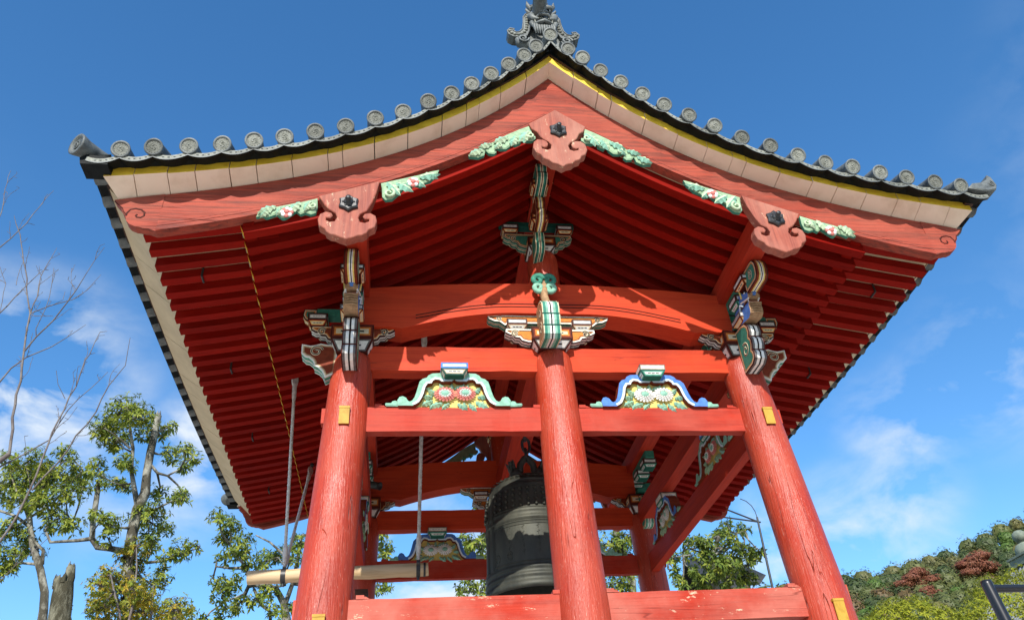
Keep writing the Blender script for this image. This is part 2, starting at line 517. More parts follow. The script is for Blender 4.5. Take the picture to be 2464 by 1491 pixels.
# --- arched (rainbow) beams, bell beam, king posts, purlins
for ry in ('', 'y'):
    b = B(); n = 28
    top, bot = [], []
    for i in range(n + 1):
        x = -2.12 + 4.24 * i / n
        t = 1.585 - 0.028 * x * x
        a = abs(x)
        bb = 1.165 - 0.17 * max(0, a - 0.45) ** 1.7 if a < 1.72 else 0.955 - 0.05 * (a - 1.72)
        top.append((x, t)); bot.append((x, bb))
    b.extrude(bot + top[::-1], (0, -0.15, 0), (1, 0, 0), (0, 0, 1), (0, 0.28, 0))
    rb = part('rainbow_beam', b, RED_X, TOWER, ry)
    g = B()
    for dz in (0.085, 0.125):
        g.tube([(x, -0.151, z + dz - (0.0 if abs(x) < 1.35 else (abs(x) - 1.35) * -.05)) for x, z in bot if abs(x) < 1.62], 0.0075, 6, 0, flat=((0, 1, 0), 0.35))
    part('groove', g, PAL[C_DKB], rb, ry)
    b = B()
    b.tube([(0, 0.0, 1.5), (0, 0, 1.95), (0, 0, 2.04), (0, 0, 2.09), (0, 0, 2.12)], [0.185, 0.185, 0.18, 0.165, 0.14], 28)
    part('king_post', b, RED_Z, TOWER, ry)
b = B(); b.box(-0.15, 0.15, 0.13, D - 0.13, 0.95, 1.30)
part('bell_beam', b, RED_Y, TOWER)
for x in (-2.132, 0, 2.132):
    b = B()
    if x: b.box(x - .103, x + .103, -1.44, D + 1.44, 1.345, 1.60)
    else: b.box(-.11, .11, -1.44, D + 1.44, 2.81, 3.0)
    part('purlin', b, RED_Y, TOWER)

# --- rafters: two tiers, curved, with yellow ends on the lower tier
JR = random.Random(31)
def rafter_mesh(base, mx):
    b = B(); n = 14
    x0, x1 = (0.12, 3.24) if base else (2.9, 4.095 if not mx else 4.065)
    h, w = (0.125, 0.052) if base else (0.098, 0.052)
    V, F = [], []
    for i in range(n + 1):
        x = x0 + (x1 - x0) * i / n
        z = (2.905 - 0.80 * x + 0.0836 * x * x) if base else 1.13 + 0.175 * (4.08 - x) + 0.02 * (4.08 - x) ** 2
        sl = (0.80 - 0.167 * x) if base else 0.19
        hh = h * math.sqrt(1 + sl * sl)
        e = (.05 if not mx else .0) if i == n and base else 0      # ends cut back underneath
        V += [(-x + e, -w, z + .25 * e), (-x + e, w, z + .25 * e), (-x, w, z + hh), (-x, -w, z + hh)]
    for i in range(n):
        o = 4 * i
        F += [(o, o + 1, o + 5, o + 4), (o + 1, o + 2, o + 6, o + 5), (o + 2, o + 3, o + 7, o + 6), (o + 3, o, o + 4, o + 7)]
    F = [f for f in F]
    b.add(V, F, 0)
    b.add(V[-4:], [(0, 1, 2, 3)], 1 if base else 0)
    return b
for base in (True, False):
    nm = 'base_rafter' if base else 'flying_rafter'
    for mx in ('', 'x'):
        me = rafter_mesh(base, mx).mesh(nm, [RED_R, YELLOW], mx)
        o0 = None
        for i in range(33):
            y = -1.27 + 0.2225 * i
            o = part(nm, me, None, TOWER)
            o.location.y = y + JR.uniform(-.006, .006)
            o.location.z = JR.uniform(-.004, .004)
            o.rotation_euler = (0, 0, JR.uniform(-.0015, .0015))
# boards above the rafters, dark batten carrying the flying rafters
for mx in ('', 'x'):
    b = B(); V = []; n = 16
    for i in range(n + 1):
        x = 3.24 * i / n
        z = 2.905 - 0.80 * x + 0.0836 * x * x + 0.125 * math.sqrt(1 + (0.8 - .167 * x) ** 2) + .004
        V += [(-x, -1.36, z), (-x, D + 1.36, z), (-x, D + 1.36, z + .03), (-x, -1.36, z + .03)]
    for i in range(n):
        o = 4 * i
        b.add(V[o:o + 8], [(0, 1, 5, 4), (3, 7, 6, 2), (0, 4, 7, 3), (1, 2, 6, 5)])
    part('roof_board', b, PLANK_S, TOWER, mx)
    b = B()
    b.hexa([(-3.2, -1.36, 1.275), (-3.1, -1.36, 1.31), (-3.1, D + 1.36, 1.31), (-3.2, D + 1.36, 1.275), (-3.2, -1.36, 1.40), (-3.1, -1.36, 1.44), (-3.1, D + 1.36, 1.44), (-3.2, D + 1.36, 1.40)])
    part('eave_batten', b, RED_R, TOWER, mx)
    b = B()
    z = lambda x: 1.13 + .175 * (4.08 - x) + .02 * (4.08 - x) ** 2 + .104
    b.hexa([(-4.08, -1.36, z(4.08)), (-3.1, -1.36, z(3.1)), (-3.1, D + 1.36, z(3.1)), (-4.08, D + 1.36, z(4.08)),
            (-4.08, -1.36, z(4.08) + .03), (-3.1, -1.36, z(3.1) + .03), (-3.1, D + 1.36, z(3.1) + .03), (-4.08, D + 1.36, z(4.08) + .03)])
    part('roof_board', b, PLANK_S, TOWER, mx)
    # cream planks of the eave, sloping up to the tiles
    b = B(); ys = []
    y = -1.43
    rj = random.Random(5)
    while y < D + 1.43:
        y1 = min(D + 1.43, y + rj.uniform(0.36, 0.5))
        ys.append((y, y1)); y = y1
    for k, (y0, y1) in enumerate(ys):
        g = 0.004
        a0, a1 = (y0 + g, y1 - g)
        e0, e1 = a0, a1
        zo0, zo1 = ze(e0) + 0.035, ze(e1) + 0.035
        j = rj.uniform(-.002, .002)
        b.hexa([(-4.475, e0, zo0 + j), (-4.09, a0, 1.225 + j), (-4.09, a1, 1.225 + j), (-4.475, e1, zo1 + j),
                (-4.475, e0, zo0 + .05), (-4.09, a0, 1.28), (-4.09, a1, 1.28), (-4.475, e1, zo1 + .05)])
    b.hexa([(-4.47, -1.42, ze(-1.42) + .09), (-4.06, -1.4, 1.262), (-4.06, D + 1.4, 1.262), (-4.47, D + 1.42, ze(D + 1.42) + .09),
            (-4.47, -1.42, ze(-1.42) + .1), (-4.06, -1.4, 1.28), (-4.06, D + 1.4, 1.28), (-4.47, D + 1.42, ze(D + 1.42) + .1)], 1)
    part('eave_plank', b, [PLANK_S, PAL[C_BLACK]], TOWER, mx)
    b = B()
    yy = [-1.66 + (D + 3.32) * i / 20 for i in range(21)]
    for i in range(20):
        y0, y1 = yy[i], yy[i + 1]
        b.hexa([(-4.50, y0, ze(y0) + .06), (-4.40, y0, ze(y0) + .06), (-4.40, y1, ze(y1) + .06), (-4.50, y1, ze(y1) + .06),
                (-4.50, y0, ze(y0) + .13), (-4.40, y0, ze(y0) + .13), (-4.40, y1, ze(y1) + .13), (-4.50, y1, ze(y1) + .13)])
    part('eave_fascia', b, DARKWOOD, TOWER, mx)

# --- verge planks: whitewashed undersides, yellow ends
def verge(mir):
    b = B(); rj = random.Random(3 + len(mir))
    xs = [0.0]
    while xs[-1] < 4.44:
        xs.append(xs[-1] + (0.14 if rj.random() < .18 else rj.uniform(0.24, 0.36)))
    xs[-1] = 4.47
    if xs[-1] - xs[-2] < .12: xs.pop(-2)
    for k in range(len(xs) - 1):
        g = rj.choice([0.002, 0.003, 0.005])
        a, c = xs[k] + (g if k else 0), xs[k + 1] - g
        j = rj.uniform(-.003, .003); jy = rj.uniform(-.006, .006)
        for q in range(3):
            u, v = a + (c - a) * q / 3, a + (c - a) * (q + 1) / 3
            y0 = -1.63 + jy; y1 = -1.40
            iu, iv = min(u, 4.36), min(v, 4.36)
            p = [(-v, y0, zy(v) + j), (-u, y0, zy(u) + j), (-iu, y1, zt(iu) + .004), (-iv, y1, zt(iv) + .004)]
            h = 0.11
            tp = [(x, y, z + h) for x, y, z in p]
            b.add(p, [(0, 3, 2, 1)], 0)
            b.add([p[0], p[1], tp[1], tp[0]], [(0, 1, 2, 3)], 1)
            b.add(tp, [(0, 1, 2, 3)], 0)
            if q == 0 and k: b.add([p[1], p[2], tp[2], tp[1]], [(0, 1, 2, 3)], 0)
            if q == 2: b.add([p[3], p[0], tp[0], tp[3]], [(0, 1, 2, 3)], 0)
    n = 40
    for i in range(n):
        u, v = 4.47 * i / n, 4.47 * (i + 1) / n
        P = [(-v, -1.615, zy(v) + .112), (-u, -1.615, zy(u) + .112), (-u, -1.3, zy(u) + .09), (-v, -1.3, zy(v) + .09)]
        b.add(P, [(0, 3, 2, 1)], 2)
    part('verge_plank', b, [PLANK, YELLOW, PAL[C_BLACK]], TOWER, mir)
    # dark board and tile bed over the planks
    b = B()
    for i in range(n):
        u, v = 4.5 * i / n, 4.5 * (i + 1) / n
        w = .02 * math.sin(i * 1.7)
        for (d0, d1, ya, yb, m) in ((.114, .128, -1.652, -1.35, 0), (.128, .20, -1.66, -1.35, 1)):
            p = [(-v, ya, zy(v) + d0), (-u, ya, zy(u) + d0), (-u, yb, zy(u) + d0), (-v, yb, zy(v) + d0)]
            tz = (lambda x: zr(x) - .10) if m else (lambda x: zy(x) + d1)
            t = [(-v, ya, tz(v)), (-u, ya, tz(u)), (-u, yb, tz(u)), (-v, yb, tz(v))]
            if tz(u) > zy(u) + d0 + .005: b.hexa(p + t, m)
    part('verge_bed', b, [DARKWOOD, TILE_SHADE], TOWER, mir)
for mir in BOTH: verge(mir)

# --- bargeboards with rolled ends
HEND = [(4.395, 1.468), (4.31, 1.37), (4.293, 1.322), (4.261, 1.281), (4.236, 1.211), (4.201, 1.17), (4.142, 1.14), (4.108, 1.136), (4.072, 1.124), (4.027, 1.122)]
HSPIR = [(-4.249, 1.27), (-4.249, 1.30), (-4.225, 1.35), (-4.181, 1.364), (-4.124, 1.35), (-4.091, 1.318), (-4.089, 1.275), (-4.115, 1.252), (-4.15, 1.256), (-4.163, 1.276), (-4.152, 1.291)]
def bargeboard(mir):
    n = 36; b = B()
    xs = [3.95 * i / n for i in range(n + 1)]
    low = [(-x, zb(x)) for x in xs]
    up = [(-x, zt(x)) for x in xs]
    def strip(lo, hi, y, back, m=0):
        for i in range(len(lo) - 1):
            p0, p1, q0, q1 = lo[i], lo[i + 1], hi[i], hi[i + 1]
            b.hexa([(p1[0], y, p1[1]), (p0[0], y, p0[1]), (p0[0], back, p0[1]), (p1[0], back, p1[1]),
                    (q1[0], y, q1[1]), (q0[0], y, q0[1]), (q0[0], back, q0[1]), (q1[0], back, q1[1])], m)
    sh = lambda L, d: [(x, z + d) for x, z in L]
    mid = [(-x, zb(x) + (zt(x) - zb(x)) * (0.60 if x < 3.9 else .6)) for x in xs]
    strip(low, sh(low, .048), -1.452, -1.34)
    strip(sh(low, .048), sh(low, .056), -1.438, -1.34, 1)
    strip(sh(low, .056), sh(low, .086), -1.450, -1.34)
    strip(sh(low, .086), sh(low, .094), -1.436, -1.34, 1)
    strip(sh(low, .094), mid, -1.444, -1.34)
    strip(mid, up, -1.432, -1.34)
    end = [(-3.95, zb(3.95))] + [(-3.95, zt(3.95)), (-4.13, zt(4.13))] + [(-x, z) for x, z in HEND[0:]]
    b.extrude(end, (0, -1.438, 0), (1, 0, 0), (0, 0, 1), (0, 0.098, 0), 0)
    o = part('bargeboard', b, [RED_H, PAL[C_DKB]], TOWER, mir)
    g = B(); g.tube([(x, -1.439, z) for x, z in HSPIR], 0.009, 6, 0, flat=((0, 1, 0), 0.4))
    g.tube([(-4.39, -1.439, 1.45), (-4.30, -1.439, 1.365), (-4.283, -1.439, 1.322), (-4.25, -1.439, 1.285)], .006, 6, 0, flat=((0, 1, 0), .4))
    part('scroll_line', g, PAL[C_DKB], o, mir)
for mir in BOTH: bargeboard(mir)

# --- gable pendants with iron rivets and leaf carvings
GEG_C = [(0.0, 2.995), (0.318, 2.737), (0.29, 2.655), (0.237, 2.614), (0.205, 2.54), (0.168, 2.493), (0.122, 2.463), (0.092, 2.415), (0.104, 2.352), (0.145, 2.333), (0.2, 2.351), (0.206, 2.384), (0.172, 2.370), (0.14, 2.388), (0.128, 2.43), (0.146, 2.470), (0.185, 2.490), (0.24, 2.492), (0.283, 2.45), (0.298, 2.36), (0.268, 2.285), (0.222, 2.257), (0.2, 2.205), (0.145, 2.178), (0.108, 2.137), (0.05, 2.121), (0.0, 2.083)]
GEG_S = [(0.291, 1.52), (0.233, 1.412), (0.18, 1.345), (0.118, 1.302), (0.100, 1.25), (0.118, 1.198), (0.165, 1.188), (0.205, 1.21), (0.203, 1.24), (0.163, 1.236), (0.142, 1.268), (0.16, 1.305), (0.212, 1.318), (0.262, 1.285), (0.279, 1.215), (0.262, 1.138), (0.205, 1.10), (0.19, 1.062), (0.148, 1.029), (0.105, 1.022), (0.063, 0.998), (0.0, 0.974)]
FIN_C = [(0.31, 2.735), (0.421, 2.673), (0.572, 2.573), (0.707, 2.46), (0.843, 2.36), (0.961, 2.275), (1.01, 2.218), (0.996, 2.187), (0.892, 2.178), (0.823, 2.221), (0.812, 2.288), (0.785, 2.249), (0.719, 2.242), (0.687, 2.281), (0.702, 2.342), (0.656, 2.324), (0.586, 2.327), (0.535, 2.385), (0.525, 2.43), (0.493, 2.39), (0.418, 2.438), (0.415, 2.49), (0.363, 2.473), (0.290, 2.475), (0.245, 2.526), (0.249, 2.573), (0.286, 2.58), (0.29, 2.647)]
FIN_I = [(0.29, 1.755), (0.675, 1.897), (0.797, 1.955), (0.895, 1.985), (0.87, 1.905), (0.80, 1.80), (0.74, 1.775), (0.706, 1.717), (0.631, 1.745), (0.60, 1.69), (0.541, 1.70), (0.484, 1.611), (0.42, 1.526), (0.347, 1.512), (0.31, 1.56), (0.303, 1.684)]
FIN_O = [(0.30, 1.52), (0.45, 1.462), (0.668, 1.391), (0.842, 1.324), (0.865, 1.226), (0.80, 1.25), (0.761, 1.222), (0.67, 1.273), (0.62, 1.225), (0.582, 1.229), (0.493, 1.321), (0.45, 1.28), (0.407, 1.305), (0.35, 1.285), (0.30, 1.311), (0.288, 1.39)]
def spiral(c, r0, r1, a0, turns, n=16, s=1):
    out = []
    for i in range(n + 1):
        t = i / n; a = a0 + s * turns * 2 * math.pi * t; r = r0 + (r1 - r0) * t
        out.append((c[0] + r * math.cos(a), c[1] + r * math.sin(a)))
    return out
def leafblade(b, O, U, V, Nn, c, ang, L, Wd, m=0, m2=None, lift=.02):
    """a veined leaf lying on the U,V plane"""
    O, U, V, Nn = Vector(O), Vector(U), Vector(V), Vector(Nn)
    ca, sa = math.cos(ang), math.sin(ang)
    prof = [(0, 0), (.14, .55), (.24, .40), (.42, .95), (.52, .62), (.68, .75), (.76, .42), (1, 0)]
    def P(t, w, h): return O + U * (c[0] + L * t * ca - Wd * w * sa) + V * (c[1] + L * t * sa + Wd * w * ca) + Nn * h
    mid = [P(t, 0, lift * (0.35 + math.sin(math.pi * min(1, t * .9 + .05)))) for t, w in prof]
    for s in (1, -1):
        ed = [P(t, s * w * .5, lift * .15) for t, w in prof]
        for i in range(len(prof) - 1):
            q = [mid[i], mid[i + 1], ed[i + 1], ed[i]]
            b.add(q if s < 0 else q[::-1], [(0, 1, 2, 3)], m if (s > 0 or m2 is None) else m2, False)
def pendant(kind, mir):
    cx = 0 if kind == 'c' else -2.195
    half = GEG_C if kind == 'c' else GEG_S
    O = Vector((cx, -1.535, 0)); U, V, Dv = (1, 0, 0), (0, 0, 1), (0, 0.095, 0)
    if kind == 'c':
        poly = half[::-1] + [(-x, z) for x, z in half[1:-1]]
    else:
        r = [(x, z) for x, z in half]; r[0] = (0.285, 1.755)
        r.insert(1, (0.262, 1.60)); r[2] = (0.225, 1.46)
        poly = r[::-1] + [(-x, z) for x, z in half[:-1]]
        poly[len(r) - 1:len(r)] = [(0.285, 1.755)]
    b = B(); b.extrude(poly, O, U, V, Dv, 0, pillow=(0.008, 0.006))
    g = part('gable_pendant', b, RED_G, TOWER, mir)
    zc = 2.64 if kind == 'c' else 1.425
    b = B()
    star = []
    for k in range(12):
        a = math.pi / 2 + 2 * math.pi * k / 12
        r = 0.106 if k % 2 == 0 else 0.084
        star.append((r * math.cos(a), zc + r * math.sin(a)))
    b.extrude(star, O + Vector((0, -.028, 0)), U, V, (0, .02, 0), 0, pillow=(.014, .012))
    Mx = Matrix.Rotation(R(90), 3, 'X')
    b.lathe([(.05, 0), (.048, .012), (.03, .026), (.026, .028), (.024, .075), (.02, .08), (0, .08)], O + Vector((0, -.035, zc)), 14, 0, Mx)
    for k in range(6):
        a = math.pi / 2 + math.pi / 6 + 2 * math.pi * k / 6
        b.ball(O + Vector((.052 * math.cos(a), -.042, zc + .052 * math.sin(a))), (.012, .008, .012), 0, 8, 5)
    part('rivet', b, IRON, g, mir)
    fins = [('c', 1), ('c', -1)] if kind == 'c' else [('i', 1), ('o', -1)]
    for fk, s in fins:
        F = {'c': FIN_C, 'i': FIN_I, 'o': FIN_O}[fk]
        poly = [(s * x, z) for x, z in F]
        area = sum(poly[i - 1][0] * poly[i][1] - poly[i][0] * poly[i - 1][1] for i in range(len(poly)))
        if area < 0: poly = poly[::-1]
        b = B()
        b.extrude(offset(poly, .008), O + Vector((0, .02, 0)), U, V, (0, .035, 0), C_LEAF, rim=C_MGR, pillow=(.014, .010))
        rj = random.Random(7 + len(F))
        ctr = [(x, z) for x, z in F]
        # curled acanthus leaves climbing along the board
        if fk == 'c': seq = [(.30, 2.62, -.9, .22), (.37, 2.60, -1.45, .17), (.47, 2.53, -1.2, .17), (.56, 2.5, -.55, .18), (.64, 2.40, -.9, .12), (.74, 2.38, -.4, .15), (.84, 2.29, -.55, .17)]
        elif fk == 'i': seq = [(.36, 1.74, -.9, .2), (.45, 1.74, -.6, .19), (.5, 1.72, .1, .18), (.62, 1.80, -.7, .15), (.68, 1.83, .25, .2), (.75, 1.87, -.4, .12)]
        else: seq = [(.36, 1.45, -1.2, .14), (.46, 1.43, -1.0, .17), (.55, 1.36, -.6, .15), (.62, 1.36, -1.2, .12), (.68, 1.36, -.5, .17), (.74, 1.32, -1.0, .12)]
        for (x, z, a, L) in seq:
            ang = a if s > 0 else math.pi - a
            leafblade(b, O + Vector((0, -.0, 0)), U, V, (0, -1, 0), (s * x, z), ang, L * 1.12, L * .66, C_PLF, C_LGR, .024)
        for (c, r) in {'c': [((.315, 2.545), .05), ((.66, 2.36), .035)], 'i': [((.385, 1.59), .058)], 'o': [((.34, 1.385), .045)]}[fk]:
            sp = spiral((s * c[0], c[1]), r, r * .25, 1.2 if s > 0 else math.pi - 1.2, 1.2, 14, -s)
            b.tube([O + Vector((x, -.012, z)) for x, z in sp], [r * .30 * (1 - .4 * i / 14) for i in range(15)], 7, C_PLF)
        if fk != 'c':
            fc = (s * (.62 if fk == 'i' else .57), 1.745 if fk == 'i' else 1.275)
            for k in range(8):
                a = 2 * math.pi * k / 8
                b.ball(O + Vector((fc[0] + .04 * math.cos(a), -.02, fc[1] + .04 * math.sin(a))), (.026, .016, .026), C_WHT if k % 3 else C_PNK, 8, 5)
            b.ball(O + Vector((fc[0], -.032, fc[1])), (.028, .018, .028), C_PNK, 8, 5)
        part('leaf_carving', b, PAL, g, mir)
for my in ('', 'y'):
    pendant('c', my)
    for mx in ('', 'x'): pendant('s', mx + my)
# --- painted brackets
def rim_bands(b, P0, Tv, th, poly_pts, bands):
    """band the rim of a profile across its thickness; bands = [(t0,t1,mat)]"""
    n = len(poly_pts)
    for i in range(n):
        p, q = poly_pts[i], poly_pts[(i + 1) % n]
        for t0, t1, m in bands:
            a, c, d, e = p + Tv * (t0 * th), q + Tv * (t0 * th), q + Tv * (t1 * th), p + Tv * (t1 * th)
            b.add([a, c, d, e], [(0, 1, 2, 3)], m)
WHITE_BANDS = [(0, .08, C_DKB), (.08, .24, C_GRY), (.24, .44, C_WHT), (.44, .56, C_BLACK), (.56, .76, C_WHT), (.76, .92, C_GRY), (.92, 1, C_DKB)]
GREEN_BANDS = [(0, .06, C_CRM), (.06, .22, C_MGR), (.22, .36, C_LGR), (.36, .46, C_WHT), (.46, .54, C_BLACK), (.54, .64, C_WHT), (.64, .78, C_LGR), (.78, .94, C_MGR), (.94, 1, C_CRM)]
DGREEN_BANDS = [(0, .06, C_CRM), (.06, .22, C_DGR), (.22, .36, C_MGR), (.36, .45, C_CRM), (.45, .55, C_BLACK), (.55, .64, C_CRM), (.64, .78, C_MGR), (.78, .94, C_DGR), (.94, 1, C_CRM)]
TAN_BANDS = [(0, .1, C_DKB), (.1, .26, C_BRN), (.26, .38, C_YEL), (.38, .46, C_WHT), (.46, .54, C_BLACK), (.54, .62, C_WHT), (.62, .74, C_YEL), (.74, .9, C_BRN), (.9, 1, C_DKB)]
def nose(b, poly, O, F, V, T, th, bands, side, swirl=None, edge=(C_DKB, C_CRM, C_ORG)):
    """carved end: profile poly (f, z) counter-clockwise with T = F x V pointing to the near side; centred in thickness"""
    O, F, V, T = Vector(O), Vector(F), Vector(V), Vector(T)
    for s in (1, -1):
        base = O + T * (s * th / 2)
        q = [Vector(p) for p in poly]
        rings = [q]
        for w in (.010, .020, .032):
            rings.append([Vector(p) for p in offset([tuple(p) for p in poly], w)])
        ms = list(edge)
        for k in range(3):
            A, C_ = rings[k], rings[k + 1]
            n = len(A)
            for i in range(n):
                j = (i + 1) % n
                f = [base + F * p.x + V * p.y for p in (A[i], A[j], C_[j], C_[i])]
                b.add(f if s > 0 else f[::-1], [(0, 1, 2, 3)], ms[k])
        f = [base + F * p.x + V * p.y for p in rings[3]]
        b.add(f if s > 0 else f[::-1], [tuple(range(len(f)))], side)
        if swirl:
            for (c, r, a0, dr) in swirl:
                sp = spiral(c, r, r * .22, a0, 1.35, 18, dr)
                pts = [base + T * (s * .001) + F * x + V * z for x, z in sp]
                b.tube(pts, .013, 5, C_CRM, flat=(T, .12))
                b.tube([p + T * (s * .0012) for p in pts], .006, 5, C_BLACK, flat=(T, .25))
    pts = [O + T * (th / 2) + F * x + V * z for x, z in poly]
    rim_bands(b, None, -T, th, pts[::-1], [(t0, t1, m) for t0, t1, m in bands])
def block(b, cx, cy, z0, zm, z1, h0, h1, up, low, dash=3, hy=None):
    hy0, hy1 = (h0, h1) if hy is None else hy
    lo = [(cx - h0, cy - hy0, z0), (cx + h0, cy - hy0, z0), (cx + h0, cy + hy0, z0), (cx - h0, cy + hy0, z0)]
    k = .55
    hm, hym = h0 + (h1 - h0) * .45, hy0 + (hy1 - hy0) * .45
    zz = z0 + (zm - z0) * .55
    md = [(cx - hm, cy - hym, zz), (cx + hm, cy - hym, zz), (cx + hm, cy + hym, zz), (cx - hm, cy + hym, zz)]
    mi = [(cx - h1, cy - hy1, zm), (cx + h1, cy - hy1, zm), (cx + h1, cy + hy1, zm), (cx - h1, cy + hy1, zm)]
    hi = [(x, y, z1) for x, y, z in mi]
    for i in range(4):
        j = (i + 1) % 4
        w = min(.016, (zm - z0) * .12)
        b.panel([lo[i], lo[j], mi[j], mi[i]], [(w, low[0]), (w, low[1]), (w, low[2]), (0, low[3])], dash)
        w = min(.018, (z1 - zm) * .14)
        b.panel([mi[i], mi[j], hi[j], hi[i]], [(w, up[0]), (w, up[1]), (w, up[2]), (0, up[3])], dash + 1)
    b.add(lo, [(0, 3, 2, 1)], low[0]); b.add(hi, [(0, 1, 2, 3)], up[0])
BROWN_SET = (C_DKB, C_BRN, C_ORG, C_CRM)
WHITE_SET = (C_DKB, C_GRY, C_WHT, C_WHT)
GREEN_SET = (C_DGR, C_MGR, C_LGR, C_WHT)
RED_SET = (C_DKB, C_RED, C_YEL, C_CRM)
BLUE_SET = (C_BLU, C_BLU, C_PBL, C_WHT)
ARM_END = [(.0, .97), (-.03, .97), (0, .97)]
def arm_poly(L, z0, z1):
    """bracket arm along f with a cloud-scrolled end at +L and -L"""
    h = z1 - z0
    e = [(L, z1), (L + .005, z1 - .25 * h), (L - .045, z1 - .42 * h), (L - .075, z1 - .40 * h), (L - .10, z1 - .62 * h), (L - .15, z1 - .66 * h), (L - .175, z1 - .88 * h), (L - .24, z0)]
    r = e[::-1]
    l = [(-x, z) for x, z in e]
    return [(-.1, z0), (.1, z0)] + r + [(.1, z1), (-.1, z1)] + l if False else r + l
def arm_up(L, z0, z1):
    h = z1 - z0
    e = [(L, z1), (L - .02, z1 - .45 * h), (L - .08, z1 - .75 * h), (L - .14, z1 - .8 * h), (L - .2, z0 - .03), (L - .24, z0)]
    return e[::-1] + [(-x, z) for x, z in e]
NOSE_A = [(.18, .36), (.40, .355), (.475, .39), (.49, .46), (.465, .50), (.50, .55), (.505, .62), (.475, .665), (.505, .71), (.50, .79), (.45, .85), (.36, .885), (.18, .90)]
NOSE_M = [(.18, .68), (.44, .625), (.49, .66), (.505, .74), (.49, .765), (.515, .82), (.52, .88), (.505, .905), (.52, .98), (.505, 1.06), (.465, 1.075), (.44, 1.12), (.36, 1.16), (.18, 1.16)]
NOSE_C = [(.70, 1.09), (.95, 1.085), (1.0, 1.12), (1.02, 1.20), (1.015, 1.27), (.98, 1.33), (.93, 1.343), (.70, 1.343)]
KIB = [(-0.16, 0.745), (-0.281, 0.751), (-0.336, 0.763), (-0.388, 0.743), (-0.44, 0.733), (-0.533, 0.754), (-0.53, 0.643), (-0.487, 0.598), (-0.449, 0.590), (-0.409, 0.554), (-0.392, 0.523), (-0.390, 0.491), (-0.344, 0.469), (-0.305, 0.429), (-0.286, 0.391), (-0.267, 0.341), (-0.16, 0.40)]
KIB_BANDS = [(0, .08, C_WHT), (.08, .2, C_LGR), (.2, .42, C_MGR), (.42, .5, C_WHT), (.5, .56, C_BLACK), (.56, .64, C_WHT), (.64, .82, C_MGR), (.82, .92, C_LGR), (.92, 1, C_WHT)]
def lion_head(b, cx):
    T = Vector((1, 0, 0)); F = Vector((0, -1, 0)); V = Vector((0, 0, 1))
    jaw = [(.30, .90), (.60, .83), (.655, .855), (.672, .90), (.668, .95), (.69, .985), (.60, 1.0), (.30, 1.02)]
    b.extrude(jaw, (cx + .075, 0, 0), F, V, (-.15, 0, 0), C_BLU, rim=C_TAN)
    for k in range(5):
        z = .862 + .027 * k; f = .664 + .006 * k
        b.tube([(cx - .06, -f, z - .006), (cx, -f - .006, z + .004), (cx + .06, -f, z - .006)], .009, 6, C_TAN)
    b.box(cx - .055, cx + .055, -.672, -.5, 1.0, 1.004, C_PNK)
    b.box(cx - .06, cx + .06, -.60, -.3, 1.0, 1.045, C_DKB)
    up = [(.30, 1.02), (.60, 1.045), (.665, 1.04), (.70, 1.055), (.70, 1.10), (.665, 1.115), (.62, 1.135), (.56, 1.19), (.47, 1.205), (.30, 1.19)]
    b.extrude(up, (cx + .07, 0, 0), F, V, (-.14, 0, 0), C_BLU, rim=C_TAN)
    b.ball((cx, -.705, 1.10), (.042, .036, .04), C_BLU, 10, 6)
    for s in (-1, 1):
        b.ball((cx + s * .05, -.62, 1.145), (.022, .02, .02), C_WHT, 8, 5)
        b.ball((cx + s * .053, -.638, 1.145), (.009, .008, .009), C_BLACK, 6, 4)
        b.ball((cx + s * .03, -.712, 1.075), (.02, .02, .015), C_TAN, 6, 4)
        b.tube([(cx + s * .072, -.55, 1.12), (cx + s * .088, -.57, 1.20), (cx + s * .082, -.60, 1.26)], [.014, .010, .003], 6, C_YEL)
        b.tube([(cx + s * .055, -.655, 1.0), (cx + s * .058, -.662, 1.045)], [.011, .004], 6, C_WHT)
        b.tube([(cx + s * .078, -.45, 1.0), (cx + s * .088, -.5, 1.06), (cx + s * .082, -.55, 1.02)], .012, 6, C_PBL)
        b.tube([(cx + s * .06, -.685, 1.035), (cx + s * .078, -.60, 1.05), (cx + s * .08, -.52, 1.08)], .01, 6, C_WHT)
